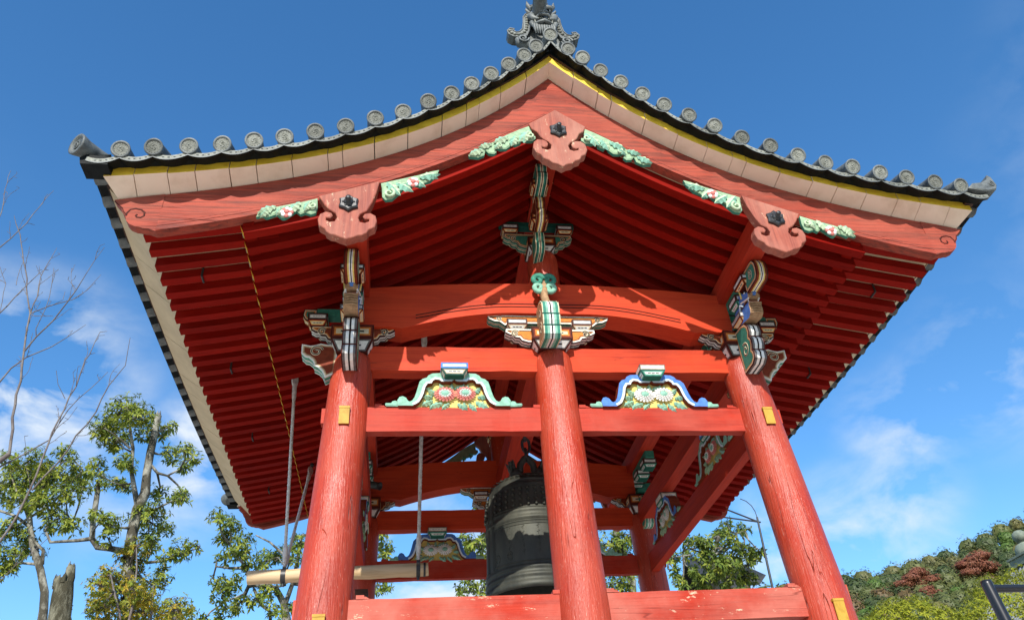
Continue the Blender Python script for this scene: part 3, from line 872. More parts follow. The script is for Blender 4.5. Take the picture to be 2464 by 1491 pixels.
for my in ('', 'y'):
    for mx in ('', 'x'):
        mir = mx + my; cx = -2.185
        b = B(); block(b, cx, .02, .62, .76, .93, .155, .225, BROWN_SET, WHITE_SET, 3)
        br = part('bracket', b, PAL, TOWER, mir)
        b = B()
        nose(b, arm_poly(.44, .79, .975), (cx, -.04, 0), (1, 0, 0), (0, 0, 1), (0, -1, 0), .13, WHITE_BANDS, C_BRN, [((.33, .905), .045, 2.6, -1), ((-.33, .905), .045, .5, 1)])
        part('bracket_arm', b, PAL, br, mir)
        for sx in (-.385, .385):
            b = B(); block(b, cx + sx, -.03, .977, 1.04, 1.125, .07, .105, WHITE_SET, RED_SET, 3)
            part('bearing_block', b, PAL, br, mir)
        b = B()
        b.box(cx - .40, cx + .475, -.10, .04, 1.127, 1.205, C_MGR)
        nose(b, [(-.40, 1.127), (-.40, 1.205), (-.54, 1.205), (-.55, 1.13), (-.53, 1.08), (-.49, 1.05), (-.47, .99), (-.43, .96)], (cx, -.03, 0), (1, 0, 0), (0, 0, 1), (0, -1, 0), .12, TAN_BANDS, C_MGR)
        for k in range(3):
            b.box(cx + .19 + .035 * k, cx + .21 + .035 * k, -.1015, -.1, 1.158, 1.172, C_BLACK)
        part('bracket_arm', b, PAL, br, mir)
        b = B()
        nose(b, NOSE_A, (cx, 0, 0), (0, -1, 0), (0, 0, 1), (1, 0, 0), .155, WHITE_BANDS, C_MGR, [((.33, .58), .085, 2.0, -1)])
        for f_, z_ in ((.468, .50), (.478, .665), (.45, .845)):
            b.tube([(cx - .077, -f_ - .001, z_), (cx + .077, -f_ - .001, z_)], .009, 6, C_DKB)
        part('carved_nose', b, PAL, br, mir)
        b = B(); block(b, cx, -.375, .885, .925, .985, .075, .12, (C_GRY, C_GRY, C_WHT, C_GRY), RED_SET, 0)
        b.box(cx - .07, cx + .07, -.5, .3, .955, 1.0, C_MGR)
        part('bearing_block', b, PAL, br, mir)
        b = B(); lion_head(b, cx)
        part('carved_head', b, PAL, br, mir)
        b = B(); block(b, cx, -.655, 1.19, 1.235, 1.30, .085, .125, WHITE_SET, BROWN_SET, 2)
        part('bearing_block', b, PAL, br, mir)
        b = B()
        nose(b, NOSE_C, (cx, 0, 0), (0, -1, 0), (0, 0, 1), (1, 0, 0), .14, TAN_BANDS, C_MGR, [((.86, 1.215), .055, 2.0, -1)])
        part('carved_nose', b, PAL, br, mir)
        b = B(); b.box(cx - .068, cx + .068, -.70, .95, 1.235, 1.343, C_MGR)
        for y in (-.38, .02, .40, .80):
            block(b, cx, y, 1.09, 1.15, 1.234, .072, .108, WHITE_SET, GREEN_SET, 3)
        part('bracket_arm', b, PAL, br, mir)
        b = B(); nose(b, KIB, (-2.18, -.0, 0), (1, 0, 0), (0, 0, 1), (0, -1, 0), .16, KIB_BANDS, C_BRN, [((-.375, .665), .07, .3, 1)], (C_WHT, C_CRM, C_TAN))
        part('carved_nose', b, PAL, br, mir)
        b = B(); nose(b, [(p[0] * .86 - .03, p[1]) for p in NOSE_A], (cx, .02, 0), (0, 1, 0), (0, 0, 1), (-1, 0, 0), .14, GREEN_BANDS, C_MGR)
        part('carved_nose', b, PAL, br, mir)
    # bracket over the middle pillar
    cx = -.02
    b = B(); block(b, cx, .0, .68, .775, .925, .145, .225, BROWN_SET, WHITE_SET, 4)
    br = part('bracket', b, PAL, TOWER, my)
    b = B()
    nose(b, arm_poly(.50, .785, .955), (cx, -.06, 0), (1, 0, 0), (0, 0, 1), (0, -1, 0), .15, WHITE_BANDS, C_ORG, [((.40, .895), .045, 2.6, -1), ((-.40, .895), .045, .5, 1)], (C_WHT, C_CRM, C_BRN))
    part('bracket_arm', b, PAL, br, my)
    for sx in (-.37, .37):
        b = B(); block(b, cx + sx, -.04, .957, 1.01, 1.085, .075, .115, WHITE_SET, (C_BRN, C_CRM, C_CRM, C_WHT), 3)
        part('bearing_block', b, PAL, br, my)
    b = B()
    nose(b, arm_up(.70, 1.055, 1.162), (cx, -.04, 0), (1, 0, 0), (0, 0, 1), (0, -1, 0), .13, DGREEN_BANDS, C_ORG, [((.56, 1.115), .032, 2.6, -1), ((-.56, 1.115), .032, .5, 1)], (C_WHT, C_CRM, C_BRN))
    part('bracket_arm', b, PAL, br, my)
    b = B(); nose(b, NOSE_M, (cx - .055, 0, 0), (0, -1, 0), (0, 0, 1), (1, 0, 0), .19, GREEN_BANDS, C_TAN, [((.36, .80), .07, 1.6, -1), ((.36, .98), .06, 4.4, 1)])
    for f_, z_ in ((.493, .765), (.508, .905), (.467, 1.078)):
        b.tube([(cx - .055 - .095, -f_ - .001, z_), (cx - .055 + .095, -f_ - .001, z_)], .010, 6, C_DGR)
    part('carved_nose', b, PAL, br, my)
    b = B()
    c0 = Vector((-.07, -.30, 1.475))
    for s in (-1, 1):
        for q, (cz, rr) in enumerate(((.045, .075), (-.055, .07))):
            d = s * (1 if q else 1)
            sp = spiral((s * .065, cz), rr, rr * .2, (math.pi if s > 0 else 0) + (0.3 * s if q else -.3 * s), 1.25, 16, (-s if q == 0 else s))
            b.tube([c0 + Vector((x, 0, z)) for x, z in sp], [rr * .52 * (1 - .5 * i / 16) for i in range(17)], 8, C_MGR if q == 0 else C_LGR, flat=((0, 1, 0), .9))
    b.box(-.10, -.04, -.30, -.15, 1.37, 1.56, C_TAN)
    b.tube([(-.12, -.28, 1.56), (-.07, -.30, 1.60), (-.02, -.28, 1.56)], .022, 8, C_ORG)
    b.tube([(-.07, -.33, 1.16), (-.09, -.33, 1.27), (-.07, -.30, 1.40)], [.05, .045, .035], 8, C_TAN)
    part('scroll_ornament', b, PAL, br, my)
    # bracket on the king post, under the ridge
    b = B(); block(b, -.01, 0, 2.11, 2.18, 2.30, .11, .17, BROWN_SET, WHITE_SET, 2)
    br = part('bracket', b, PAL, TOWER, my)
    b = B()
    nose(b, arm_poly(.42, 2.22, 2.44), (-.03, -.0, 0), (1, 0, 0), (0, 0, 1), (0, -1, 0), .12, DGREEN_BANDS, C_MGR, [((.31, 2.36), .045, 2.6, -1), ((-.31, 2.36), .045, .5, 1)])
    b.box(-.50, .44, -.05, .05, 2.565, 2.64, C_DGR)
    part('bracket_arm', b, PAL, br, my)
    for sx in (-.35, .33):
        b = B(); block(b, -.02 + sx, 0, 2.442, 2.49, 2.563, .07, .10, WHITE_SET, RED_SET, 2)
        part('bearing_block', b, PAL, br, my)
    for (nm, f0, f1, z0, z1, bands, th) in (('l', .14, .42, 1.90, 2.20, DGREEN_BANDS, .105), ('m', .3, .66, 2.17, 2.55, TAN_BANDS, .11), ('t', .5, .93, 2.53, 2.81, DGREEN_BANDS, .12)):
        h = z1 - z0
        P = [(f0, z0), (f1 - .08, z0), (f1 - .02, z0 + .12 * h), (f1, z0 + .3 * h), (f1 - .02, z0 + .45 * h), (f1, z0 + .62 * h), (f1 - .01, z0 + .85 * h), (f1 - .06, z1), (f0, z1)]
        b = B(); nose(b, P, (-.085, 0, 0), (0, -1, 0), (0, 0, 1), (1, 0, 0), th, bands, C_MGR if nm != 'm' else C_BRN)
        part('carved_nose', b, PAL, br, my)
    for (f, z0) in ((.44, 2.20), (.66, 2.545)):
        b = B(); block(b, -.085, -f, z0, z0 + .055, z0 + .135, .07, .105, BROWN_SET, RED_SET, 2)
        part('bearing_block', b, PAL, br, my)

# --- frog-leg struts with carved chrysanthemums
KAE = [(-0.579, 0.0), (-0.588, 0.062), (-0.566, 0.101), (-0.533, 0.11), (-0.499, 0.092), (-0.481, 0.058), (-0.461, 0.047), (-0.434, 0.062), (-0.412, 0.101), (-0.394, 0.158), (-0.379, 0.22), (-0.361, 0.287), (-0.33, 0.319), (-0.288, 0.335), (-0.269, 0.364), (-0.23, 0.387), (-0.141, 0.393), (0, 0.392)]
KIN = [(-0.0, 0.306), (-0.026, 0.284), (-0.134, 0.283), (-0.157, 0.303), (-0.196, 0.309), (-0.219, 0.292), (-0.232, 0.262), (-0.273, 0.258), (-0.295, 0.221), (-0.311, 0.15), (-0.333, 0.089), (-0.363, 0.037), (-0.40, 0.01), (-0.423, 0.0)]
KLEAF = [(-0.575, 0.055), (-0.611, 0.068), (-0.636, 0.062), (-0.651, 0.04), (-0.707, 0.04), (-0.712, 0.018), (-0.698, 0.002), (-0.56, 0.0)]
def flower(b, O, U, V, Nn, c, rx, rz, pm, cm_):
    O, U, V, Nn = Vector(O), Vector(U), Vector(V), Vector(Nn)
    for ring, (r0, r1, n, h) in enumerate(((.45, 1.0, 18, .012), (.36, .78, 15, .024), (.30, .58, 12, .033))):
        for k in range(n):
            a = 2 * math.pi * (k + .5 * ring) / n; w = math.pi / n * .92
            pts = []
            for (r, da, hh) in ((r0, -.3 * w, h), (r0 + .6 * (r1 - r0), -w, h + .003), (r1 * .97, -.6 * w, h), (r1, 0, h - .002), (r1 * .97, .6 * w, h), (r0 + .6 * (r1 - r0), w, h + .003), (r0, .3 * w, h)):
                pts.append(O + U * (c[0] + rx * r * math.cos(a + da)) + V * (c[1] + rz * r * math.sin(a + da)) + Nn * hh)
            ctr = O + U * (c[0] + rx * (r0 + .55 * (r1 - r0)) * math.cos(a)) + V * (c[1] + rz * (r0 + .55 * (r1 - r0)) * math.sin(a)) + Nn * (h + .012)
            b.add(pts + [ctr], [(i, (i + 1) % 7, 7) for i in range(7)], pm if (pm == C_WHT or ring != 2) else C_WHT, False)
    n = 14; P = [O + U * c[0] + V * c[1] + Nn * .05]
    for q in range(1, 4):
        for k in range(n):
            a = 2 * math.pi * k / n; r = .36 * q / 3
            P.append(O + U * (c[0] + rx * r * math.cos(a)) + V * (c[1] + rz * r * math.sin(a)) + Nn * (.05 - .014 * (q / 3) ** 2))
    F = [(0, 1 + k, 1 + (k + 1) % n) for k in range(n)]
    for q in range(2):
        for k in range(n):
            o = 1 + q * n
            F.append((o + k, o + n + k, o + n + (k + 1) % n, o + (k + 1) % n))
    b.add(P, F, cm_, False)
def frogleg(cx, mir, frame, fl, side=False, blk=None, y0=0.0):
    """front = -y; side = stands on a side beam and faces the bell"""
    if not side: O, U, Nn = Vector((cx, y0 - .10, .002)), Vector((1, 0, 0)), Vector((0, -1, 0))
    else: O, U, Nn = Vector((-2.2 + .095, cx, -.028)), Vector((0, 1, 0)), Vector((1, 0, 0))
    V = Vector((0, 0, 1))
    if side: U = -U
    sc = 1.0
    out = KAE + [(-x, z) for x, z in KAE[-2::-1]]
    inn = KIN + []
    inn_full = [(-x, z) for x, z in KIN[:0:-1]] + KIN
    poly = (out + inn_full)[::-1]
    b = B()
    th = .15
    b.extrude(poly, O, U, V, -Nn * th, frame[0], rim=C_BRN)
    path = KIN[::-1] + [(-x, z) for x, z in KIN[1:]]
    nrm = []
    for i in range(len(path)):
        a, c = Vector(path[max(0, i - 1)]), Vector(path[min(len(path) - 1, i + 1)])
        t = (c - a).normalized(); nrm.append(Vector((-t.y, t.x)))
    for w0, w1, m, l in ((0, .007, C_BLACK, .003), (.007, .015, C_WHT, .0022), (.015, .034, frame[1], .0016)):
        for i in range(len(path) - 1):
            q = []
            for k, w in ((i, w0), (i + 1, w0), (i + 1, w1), (i, w1)):
                p = Vector(path[k]) + nrm[k] * w
                q.append(O + U * p.x + V * max(p.y, 0.0) + Nn * l)
            b.add(q, [(0, 1, 2, 3)], m)
    fr = part('frog_leg_strut', b, PAL, TOWER, mir)
    b = B()
    b.add([O + U * x + V * z - Nn * .055 for x, z in path][::-1], [tuple(range(len(path)))[::-1]], C_YEL)
    part('back_panel', b, PAL, fr, mir)
    for s in (-1, 1):
        b = B()
        p = [(s * x, z) for x, z in KLEAF]
        if s < 0: p = p[::-1]
        ar = sum(p[i - 1][0] * p[i][1] - p[i][0] * p[i - 1][1] for i in range(len(p)))
        if ar < 0: p = p[::-1]
        b.extrude(p, O - Nn * .02, U, V, -Nn * .09, C_LGR, rim=C_BRN, pillow=(.012, .012))
        part('foot_leaf', b, PAL, fr, mir)
    for (x, z, a, L) in ((-.22, .06, 3.6, .14), (-.20, .03, 4.1, .10), (-.05, .03, 3.9, .12), (.03, .03, 5.6, .14), (.10, .04, 5.0, .10), (.22, .05, 5.75, .17), (.24, .10, .1, .13), (.2, .14, .75, .12), (.13, .16, 1.4, .10),
                         (.06, .17, 1.1, .11), (-.03, .17, 1.5, .10), (-.1, .15, 2.0, .13), (-.18, .12, 2.5, .13), (-.22, .10, 3.1, .12), (-.12, .03, 3.5, .15), (.15, .03, 5.4, .13), (-.0, .20, .4, .1), (-.24, .19, 2.9, .07)):
        b = B(); leafblade(b, O - Nn * .045, U, V, Nn, (x, z + .02), a, L, L * .62, C_LEAF, C_LGR, .022)
        part('carved_leaf', b, PAL, fr, mir)
    for c, r in (((-.097, .147), (.118, .088)), ((.115, .155), (.114, .088))):
        b = B(); flower(b, O - Nn * .03, U, V, Nn, c, r[0], r[1], fl, C_LGR)
        part('carved_flower', b, PAL, fr, mir)
    b = B()
    up, lo = blk
    if not side: block(b, cx, y0 - .135, .315, .385, .452, .095, .142, up, lo, 3, (.06, .085))
    else: block(b, -2.2, cx, .29, .36, .452, .10, .12, up, lo, 3, (.095, .142))
    part('bearing_block', b, PAL, fr, mir)
KG, KB = (C_LGR, C_PBL), (C_BLU, C_PBL)
GREYW = (C_GRY, C_CRM, C_WHT, C_WHT)
frogleg(-1.105, '', KG, C_PNK, blk=(BLUE_SET, (C_DGR, C_GRY, C_CRM, C_WHT)))
frogleg(1.045, '', KB, C_WHT, blk=(GREYW, GREEN_SET))
frogleg(-1.09, '', KB, C_WHT, blk=(GREYW, GREEN_SET), y0=D + .02)
frogleg(1.06, '', KG, C_WHT, blk=(BLUE_SET, GREEN_SET), y0=D + .02)
for mx in ('', 'x'):
    frogleg(1.25, mx, KG, C_PNK, True, (BLUE_SET, GREEN_SET))
    frogleg(3.35, mx, KB, C_WHT, True, (GREYW, GREEN_SET))
# --- verge and eave tiles
def roundel_mesh(body):
    b = B(); n = 28
    Mx = Matrix.Rotation(R(90), 3, 'X')                 # local +Z -> -Y
    b.lathe([(.078, -.36), (.079, -.2), (.081, -.05), (.086, 0), (.089, .006), (.086, .011), (.070, .011), (.067, .008), (.066, .003)], (0, 0, 0), n, 0, Mx)
    b.lathe([(.066, .003), (.04, .004), (0, .004)], (0, 0, 0), n, 1, Mx)
    for k in range(14):
        a = 2 * math.pi * k / 14
        b.ball((.057 * math.cos(a), -.003, .057 * math.sin(a)), (.0045, .0045, .0045), 1, 6, 4)
    for k in range(3):
        a0 = 2 * math.pi * k / 3
        pts, rr = [], []
        for i in range(11):
            t = i / 10
            a = a0 - 2.9 * t; r = .012 + .030 * t ** .7
            pts.append((r * math.cos(a), -.002, r * math.sin(a))); rr.append(.0085 * (1 - .72 * t))
        b.tube(pts, rr, 7, 1)
    return b.mesh('verge_tile', [body, TILE_F])
RM, RM_E = roundel_mesh(TILE), roundel_mesh(TILE_SHADE)  # eave bodies get the tile with shade in its colour
XS = [.19, .34, .53, .74, .96, 1.18, 1.43, 1.69, 1.97, 2.26, 2.55, 2.84, 3.12, 3.41, 3.71, 4.02, 4.31]
def pan_end(b, p, q, ax, thick=.14, sag=.05):
    """drooping face of a flat tile between two round tiles; ax = direction it runs back"""
    p, q, ax = Vector(p), Vector(q), Vector(ax)
    n = 12; Tp, Bt = [], []
    for i in range(n + 1):
        t = .0 + 1.0 * i / n
        m = p.lerp(q, t)
        d = 1 - (2 * (i / n) - 1) ** 2
        Tp.append(m + Vector((0, 0, -.060 - sag * .9 * d)))
        Bt.append(m + Vector((0, 0, -.118 - sag * d)))
    for i in range(n):
        b.add([Bt[i], Bt[i + 1], Tp[i + 1], Tp[i]], [(0, 1, 2, 3)], 0)
        # raised lip along the lower edge and relief
        k = (Tp[i] - Bt[i]) * .22
        l0, l1 = Bt[i] - ax * .006, Bt[i + 1] - ax * .006
        b.add([l0, l1, l1 + k, l0 + k], [(0, 1, 2, 3)], 1)
        b.add([l0 + k, l1 + k, Bt[i + 1] + k, Bt[i] + k], [(0, 1, 2, 3)], 1)
        up = Vector((0, 0, .05))
        b.add([Bt[i + 1] + ax * thick + up, Bt[i] + ax * thick + up, l0, l1][::-1], [(0, 1, 2, 3)], 2)
        b.add([Tp[i], Tp[i + 1], Tp[i + 1] + ax * thick, Tp[i] + ax * thick], [(0, 1, 2, 3)], 1)
        if i % 2 and 1 < i < n - 1:
            c = (Tp[i] + Bt[i + 1]) / 2 + (Tp[i] - Bt[i]) * .1
            b.ball(c - ax * .001, (.011, .006, .008) if abs(ax.y) > .5 else (.006, .011, .008), 1, 6, 4)
    return b
for my in ('', 'y'):
    sy = -1 if my == '' else 1
    y0 = -1.80 if my == '' else D + 1.80
    rot = (0, 0, 0 if my == '' else math.pi)
    rj = random.Random(9)
    cents = [(-x, zr(x)) for x in XS[::-1]] + [(0, 4.035)] + [(x, zr(x)) for x in XS]
    for x, z in cents:
        o = part('verge_tile', RM, None, TOWER)
        o.location = (x, y0 + rj.uniform(-.012, .012), z - .022 + rj.uniform(-.006, .006))
        o.rotation_euler = (.38 + rj.uniform(-.06, .06), 0, rot[2] + rj.uniform(-.07, .07))
        if my: o.rotation_euler = (.38, 0, rot[2])
    ext = [(-4.60, zr(4.55) - .02)] + cents + [(4.60, zr(4.55) - .02)]
    for i in range(len(ext) - 1):
        b = B()
        pan_end(b, (ext[i][0], -1.772, ext[i][1]), (ext[i + 1][0], -1.772, ext[i + 1][1]), (0, 1, 0))
        part('pan_tile', b, [TILE_F, TILE, TILE_SHADE], TOWER, my)
NE = 27
EY = [-1.50 + (D + 3.0) * i / (NE - 1) for i in range(NE)]
for mx in ('', 'x'):
    s = -1 if mx == '' else 1
    rj = random.Random(4 + len(mx))
    for i, y in enumerate(EY):
        o = part('eave_tile', RM_E, None, TOWER)
        o.location = (s * 4.605 + rj.uniform(-.012, .012), y, ze(y) + .235)
        o.rotation_euler = (R(-14) if False else 0, 0, R(-90 if s < 0 else 90))
    b = B()
    ys = [-1.72] + EY + [D + 1.72]
    for i in range(len(ys) - 1):
        pan_end(b, (-4.578, ys[i + 1], ze(ys[i + 1]) + .235), (-4.578, ys[i], ze(ys[i]) + .235), (1, 0, .12), .16, .05)
    part('pan_tile_row', b, [TILE_F, TILE, TILE_SHADE], TOWER, mx)
    # roof slope: bedding plus rows of round cover tiles
    b = B(); n = 22
    for i in range(n):
        u, v = .1 + 4.5 * i / n, .1 + 4.5 * (i + 1) / n
        for j in range(10):
            ya, yb = -1.7 + (D + 3.4) * j / 10, -1.7 + (D + 3.4) * (j + 1) / 10
            wt = lambda x, y: zr(x) - .10 + (ze(y) - ze(-1.63)) * max(0, (x - 3.6)) ** 1.5
            b.add([(-v, ya, wt(v, ya)), (-u, ya, wt(u, ya)), (-u, yb, wt(u, yb)), (-v, yb, wt(v, yb))], [(0, 1, 2, 3)], 0)
    part('roof_slope', b, TILE_SHADE, TOWER, mx)
    b = B()
    for y in EY:
        pts = [(-x, y, zr(x) - .06 + (ze(y) - ze(-1.63)) * max(0, x - 3.6) ** 1.5) for x in [.15 + 4.45 * i / 14 for i in range(15)]]
        b.tube(pts, .085, 10, 0)
    part('cover_tile_row', b, TILE, TOWER, mx)
# corner tiles: a flared round tile on one corner, an upturned spur on the other
for my in ('', 'y'):
    b = B()
    Mx = Vector((-.60, -.78, -.10)).to_track_quat('Z', 'Y').to_matrix()
    b.lathe([(.07, -.38), (.075, -.2), (.09, -.06), (.112, .02), (.112, .035), (.086, .035), (.08, .02), (0, .022)], (-4.68, -1.80, 1.80), 26, 0, Mx)
    for k in range(3):
        pts = []
        for i in range(9):
            t = i / 8; a = 2.1 * k - 2.6 * t; r = .015 + .035 * t
            pts.append(Vector((-4.68, -1.80, 1.80)) + Mx @ Vector((r * math.cos(a), r * math.sin(a), .026)))
        b.tube(pts, [.012 * (1 - .7 * i / 8) for i in range(9)], 6, 0)
    b.extrude([(-4.64, 1.60), (-4.40, 1.60), (-4.40, 1.70), (-4.60, 1.72), (-4.66, 1.68)], (0, -1.77, 0), (1, 0, 0), (0, 0, 1), (0, .2, 0), 1)
    part('corner_tile', b, [TILE, TILE_SHADE], TOWER, my)
    b = B()
    b.extrude([(4.38, 1.74), (4.60, 1.70), (4.71, 1.735), (4.745, 1.80), (4.725, 1.92), (4.69, 1.95), (4.66, 1.885), (4.58, 1.835), (4.46, 1.815)], (0, -1.80, 0), (1, 0, 0), (0, 0, 1), (0, .16, 0), 0, pillow=(.012, .012))
    sp = spiral((4.675, 1.81), .04, .01, 1.5, 1.2, 12, -1)
    b.tube([(x, -1.815, z) for x, z in sp], .006, 6, 0)
    part('corner_tile', b, TILE, TOWER, my)
# --- ridge and demon-faced end tile
b = B()
b.box(-.15, .15, -1.40, D + 1.40, 4.0, 4.55, 0)
for k in range(5):
    b.box(-.175, .175, -1.40, D + 1.40, 4.08 + .095 * k, 4.12 + .095 * k, 1)
b.tube([(0, -1.42, 4.60), (0, D + 1.42, 4.60)], .10, 16, 1)
part('ridge', b, [TILE_SHADE, TILE], TOWER)
ONI = [(0.14, 4.86), (0.195, 4.842), (0.232, 4.77), (0.24, 4.64), (0.258, 4.52), (0.3, 4.455), (0.345, 4.442), (0.378, 4.478), (0.362, 4.505), (0.415, 4.515), (0.452, 4.46), (0.438, 4.395), (0.385, 4.352), (0.29, 4.345), (0.215, 4.38), (0.165, 4.52), (0.145, 4.68)]
for my in ('', 'y'):
    y = -1.52
    b = B()
    b.extrude([(-.19, 4.08), (.19, 4.08), (.22, 4.35), (.17, 4.5), (.16, 4.8), (.12, 4.98), (-.12, 4.98), (-.16, 4.8), (-.17, 4.5), (-.22, 4.35)], (0, y + .05, 0), (1, 0, 0), (0, 0, 1), (0, .12, 0), 0)
    # face: brow, cheeks, muzzle, jaw, teeth, beard
    Y = lambda d: y - d
    b.ball((0, Y(-.02), 4.70), (.135, .10, .20), 0, 18, 12)
    for s in (-1, 1):
        b.ball((s * .075, Y(.075), 4.865), (.075, .05, .04), 0, 12, 8)          # brow
        for k in range(5):
            b.tube([(s * (.03 + .022 * k), Y(.10), 4.885), (s * (.05 + .026 * k), Y(.085), 4.915 - .004 * k)], [.014, .004], 6, 0)
        b.ball((s * .07, Y(.085), 4.79), (.042, .03, .036), 0, 12, 8)            # eye
        b.ball((s * .07, Y(.112), 4.787), (.018, .012, .018), 1, 8, 6)
        b.tube([(s * .12, Y(.03), 4.79), (s * .15, Y(.06), 4.70), (s * .125, Y(.085), 4.62), (s * .07, Y(.10), 4.60)], [.03, .05, .04, .02], 10, 0)   # cheek
        b.tube([(s * .135, Y(.02), 4.60), (s * .15, Y(.07), 4.55), (s * .13, Y(.06), 4.49)], [.03, .034, .018], 8, 0)
        b.tube([(s * .105, Y(.08), 4.55), (s * .112, Y(.10), 4.60)], [.016, .004], 7, 2)       # tusk
        b.tube([(s * .115, Y(.0), 4.93), (s * .165, Y(.03), 4.98), (s * .175, Y(.04), 5.06)], [.04, .028, .004], 8, 0)  # horn
        b.tube([(s * .15, Y(0), 4.86), (s * .185, Y(.02), 4.89), (s * .19, Y(.02), 4.93)], [.025, .018, .004], 7, 0)    # ear
        b.ball((s * .032, Y(.135), 4.712), (.026, .022, .02), 0, 9, 6)           # nostril
    b.tube([(-.10, Y(.085), 4.635), (-.05, Y(.125), 4.665), (0, Y(.14), 4.65), (.05, Y(.125), 4.665), (.10, Y(.085), 4.635)], [.014, .022, .022, .022, .014], 8, 0)
    b.ball((0, Y(.12), 4.725), (.04, .035, .045), 0, 10, 8)
    b.tube([(0, Y(.09), 4.76), (0, Y(.1), 4.84)], [.03, .022], 8, 0)
    b.box(-.09, .09, Y(.085), Y(.02), 4.56, 4.64, 1)
    for k in range(6):
        b.ball((-.062 + .025 * k, Y(.095), 4.625), (.012, .01, .018), 2, 7, 5)
    b.tube([(-.12, Y(.06), 4.55), (-.06, Y(.115), 4.515), (0, Y(.13), 4.535), (.06, Y(.115), 4.515), (.12, Y(.06), 4.55)], [.016, .024, .026, .024, .016], 8, 0)
    for k in range(9):
        x = -.12 + .03 * k
        b.tube([(x, Y(.08), 4.51), (x * 1.05, Y(.09), 4.44), (x * .9, Y(.06), 4.36)], [.022, .02, .006], 6, 0)
    oni = part('ridge_end_tile', b, [TILE, TILE_SHADE, TILE_F], TOWER, my)
    b = B()
    b.ball((0, Y(.10), 4.955), .048, 0, 14, 10)
    for k in range(15):
        a = 2 * math.pi * k / 15
        b.tube([(.052 * math.cos(a), Y(.085), 4.955 + .052 * math.sin(a)), (.088 * math.cos(a), Y(.10), 4.955 + .088 * math.sin(a))], [.013, .003], 6, 1)
    part('jewel', b, [TILE, TILE_F], oni, my)
    for s in (-1, 1):
        p = [(s * x, z) for x, z in ONI]
        if s > 0: p = p[::-1]
        b = B(); b.extrude(p, (0, y - .0, 0), (1, 0, 0), (0, 0, 1), (0, .13, 0), 0)
        path = [(.175, 4.80), (.186, 4.755), (.19, 4.705), (.194, 4.655), (.198, 4.605), (.205, 4.555), (.215, 4.505), (.238, 4.455), (.275, 4.415), (.318, 4.395), (.362, 4.397), (.40, 4.418), (.418, 4.456)]
        for x, z in path:
            b.ball((s * x, y - .004, z), (.023, .02, .021), 1, 9, 6)
        pr = [(s * x, z) for x, z in ONI]
        b.tube([(x, y - .002, z) for x, z in pr] + [(pr[0][0], y - .002, pr[0][1])], .009, 6, 0)
        part('side_scroll', b, [TILE, TILE_F], oni, my)
        b = B()
        b.tube([(s * .20, y + .02, 4.22), (s * .31, y + .02, 4.25), (s * .335, y + .02, 4.33)], [.07, .06, .03], 10, 0)
        sp = spiral((s * .27, 4.26), .07, .015, 0, 1.4, 14, s)
        b.tube([(x, y - .05, z) for x, z in sp], .014, 7, 0)
        part('cloud_scroll', b, TILE, oni, my)
    # the long round tile above the brow
    b = B()
    Mx = Vector((0, -.93, .36)).to_track_quat('Z', 'Y').to_matrix()
    c = Vector((-.045, -1.80, 4.85))
    b.lathe([(.088, -.50), (.085, -.2), (.09, -.04), (.104, 0), (.104, .012), (.082, .012), (.078, 0), (0, .001)], c, 26, 0, Mx)
    for k in range(3):
        pts = []
        for i in range(9):
            t = i / 8; a = 2.1 * k - 2.6 * t; r = .014 + .034 * t
            pts.append(c + Mx @ Vector((r * math.cos(a), r * math.sin(a), .004)))
        b.tube(pts, [.012 * (1 - .7 * i / 8) for i in range(9)], 6, 0)
    part('finial_tile', b, [TILE, TILE_F], oni, my)
    for s in (-1, 1):
        o = part('ridge_tile', RM, None, TOWER)
        o.location = (s * .40, -1.22 if not my else D + 1.22, 4.02)
        o.rotation_euler = (0, 0, R(90) * s)
# --- iron clips on the rafters, spotlight, wooden box, junction
for s in (-1, 1):
    for y in (-.60, 1.18, 2.96, 4.74):
        b = B()
        for x in (3.70,):
            z = 1.13 + .175 * .38 + .02 * .38 ** 2
            pts = [(s * x, y - .055, z + .10), (s * x, y - .055, z - .008), (s * x, y + .055, z - .008), (s * x, y + .055, z + .10)]
            for i in range(3):
                b.tube([pts[i], pts[i + 1]], .011, 6, 0)
        part('iron_clip', b, IRON, TOWER)
b = B()
Mx = Vector((.80, -.45, -.35)).to_track_quat('Z', 'Y').to_matrix()
b.lathe([(0, -.12), (.05, -.12), (.055, -.1), (.055, .10), (.062, .12), (.05, .12), (.045, .09), (0, .09)], (-2.06, 4.05, .98), 18, 0, Mx)
b.tube([(-2.14, 4.18, 1.05), (-2.10, 4.10, .99)], .015, 6, 0)
part('spotlight', b, IRON, TOWER)
b = B(); b.box(-2.18, -2.04, 2.88, 3.12, -1.98, -.95, 0); b.box(-2.19, -2.03, 2.87, 3.13, -.95, -.925, 0)
part('wooden_post', b, DARKWOOD, TOWER)

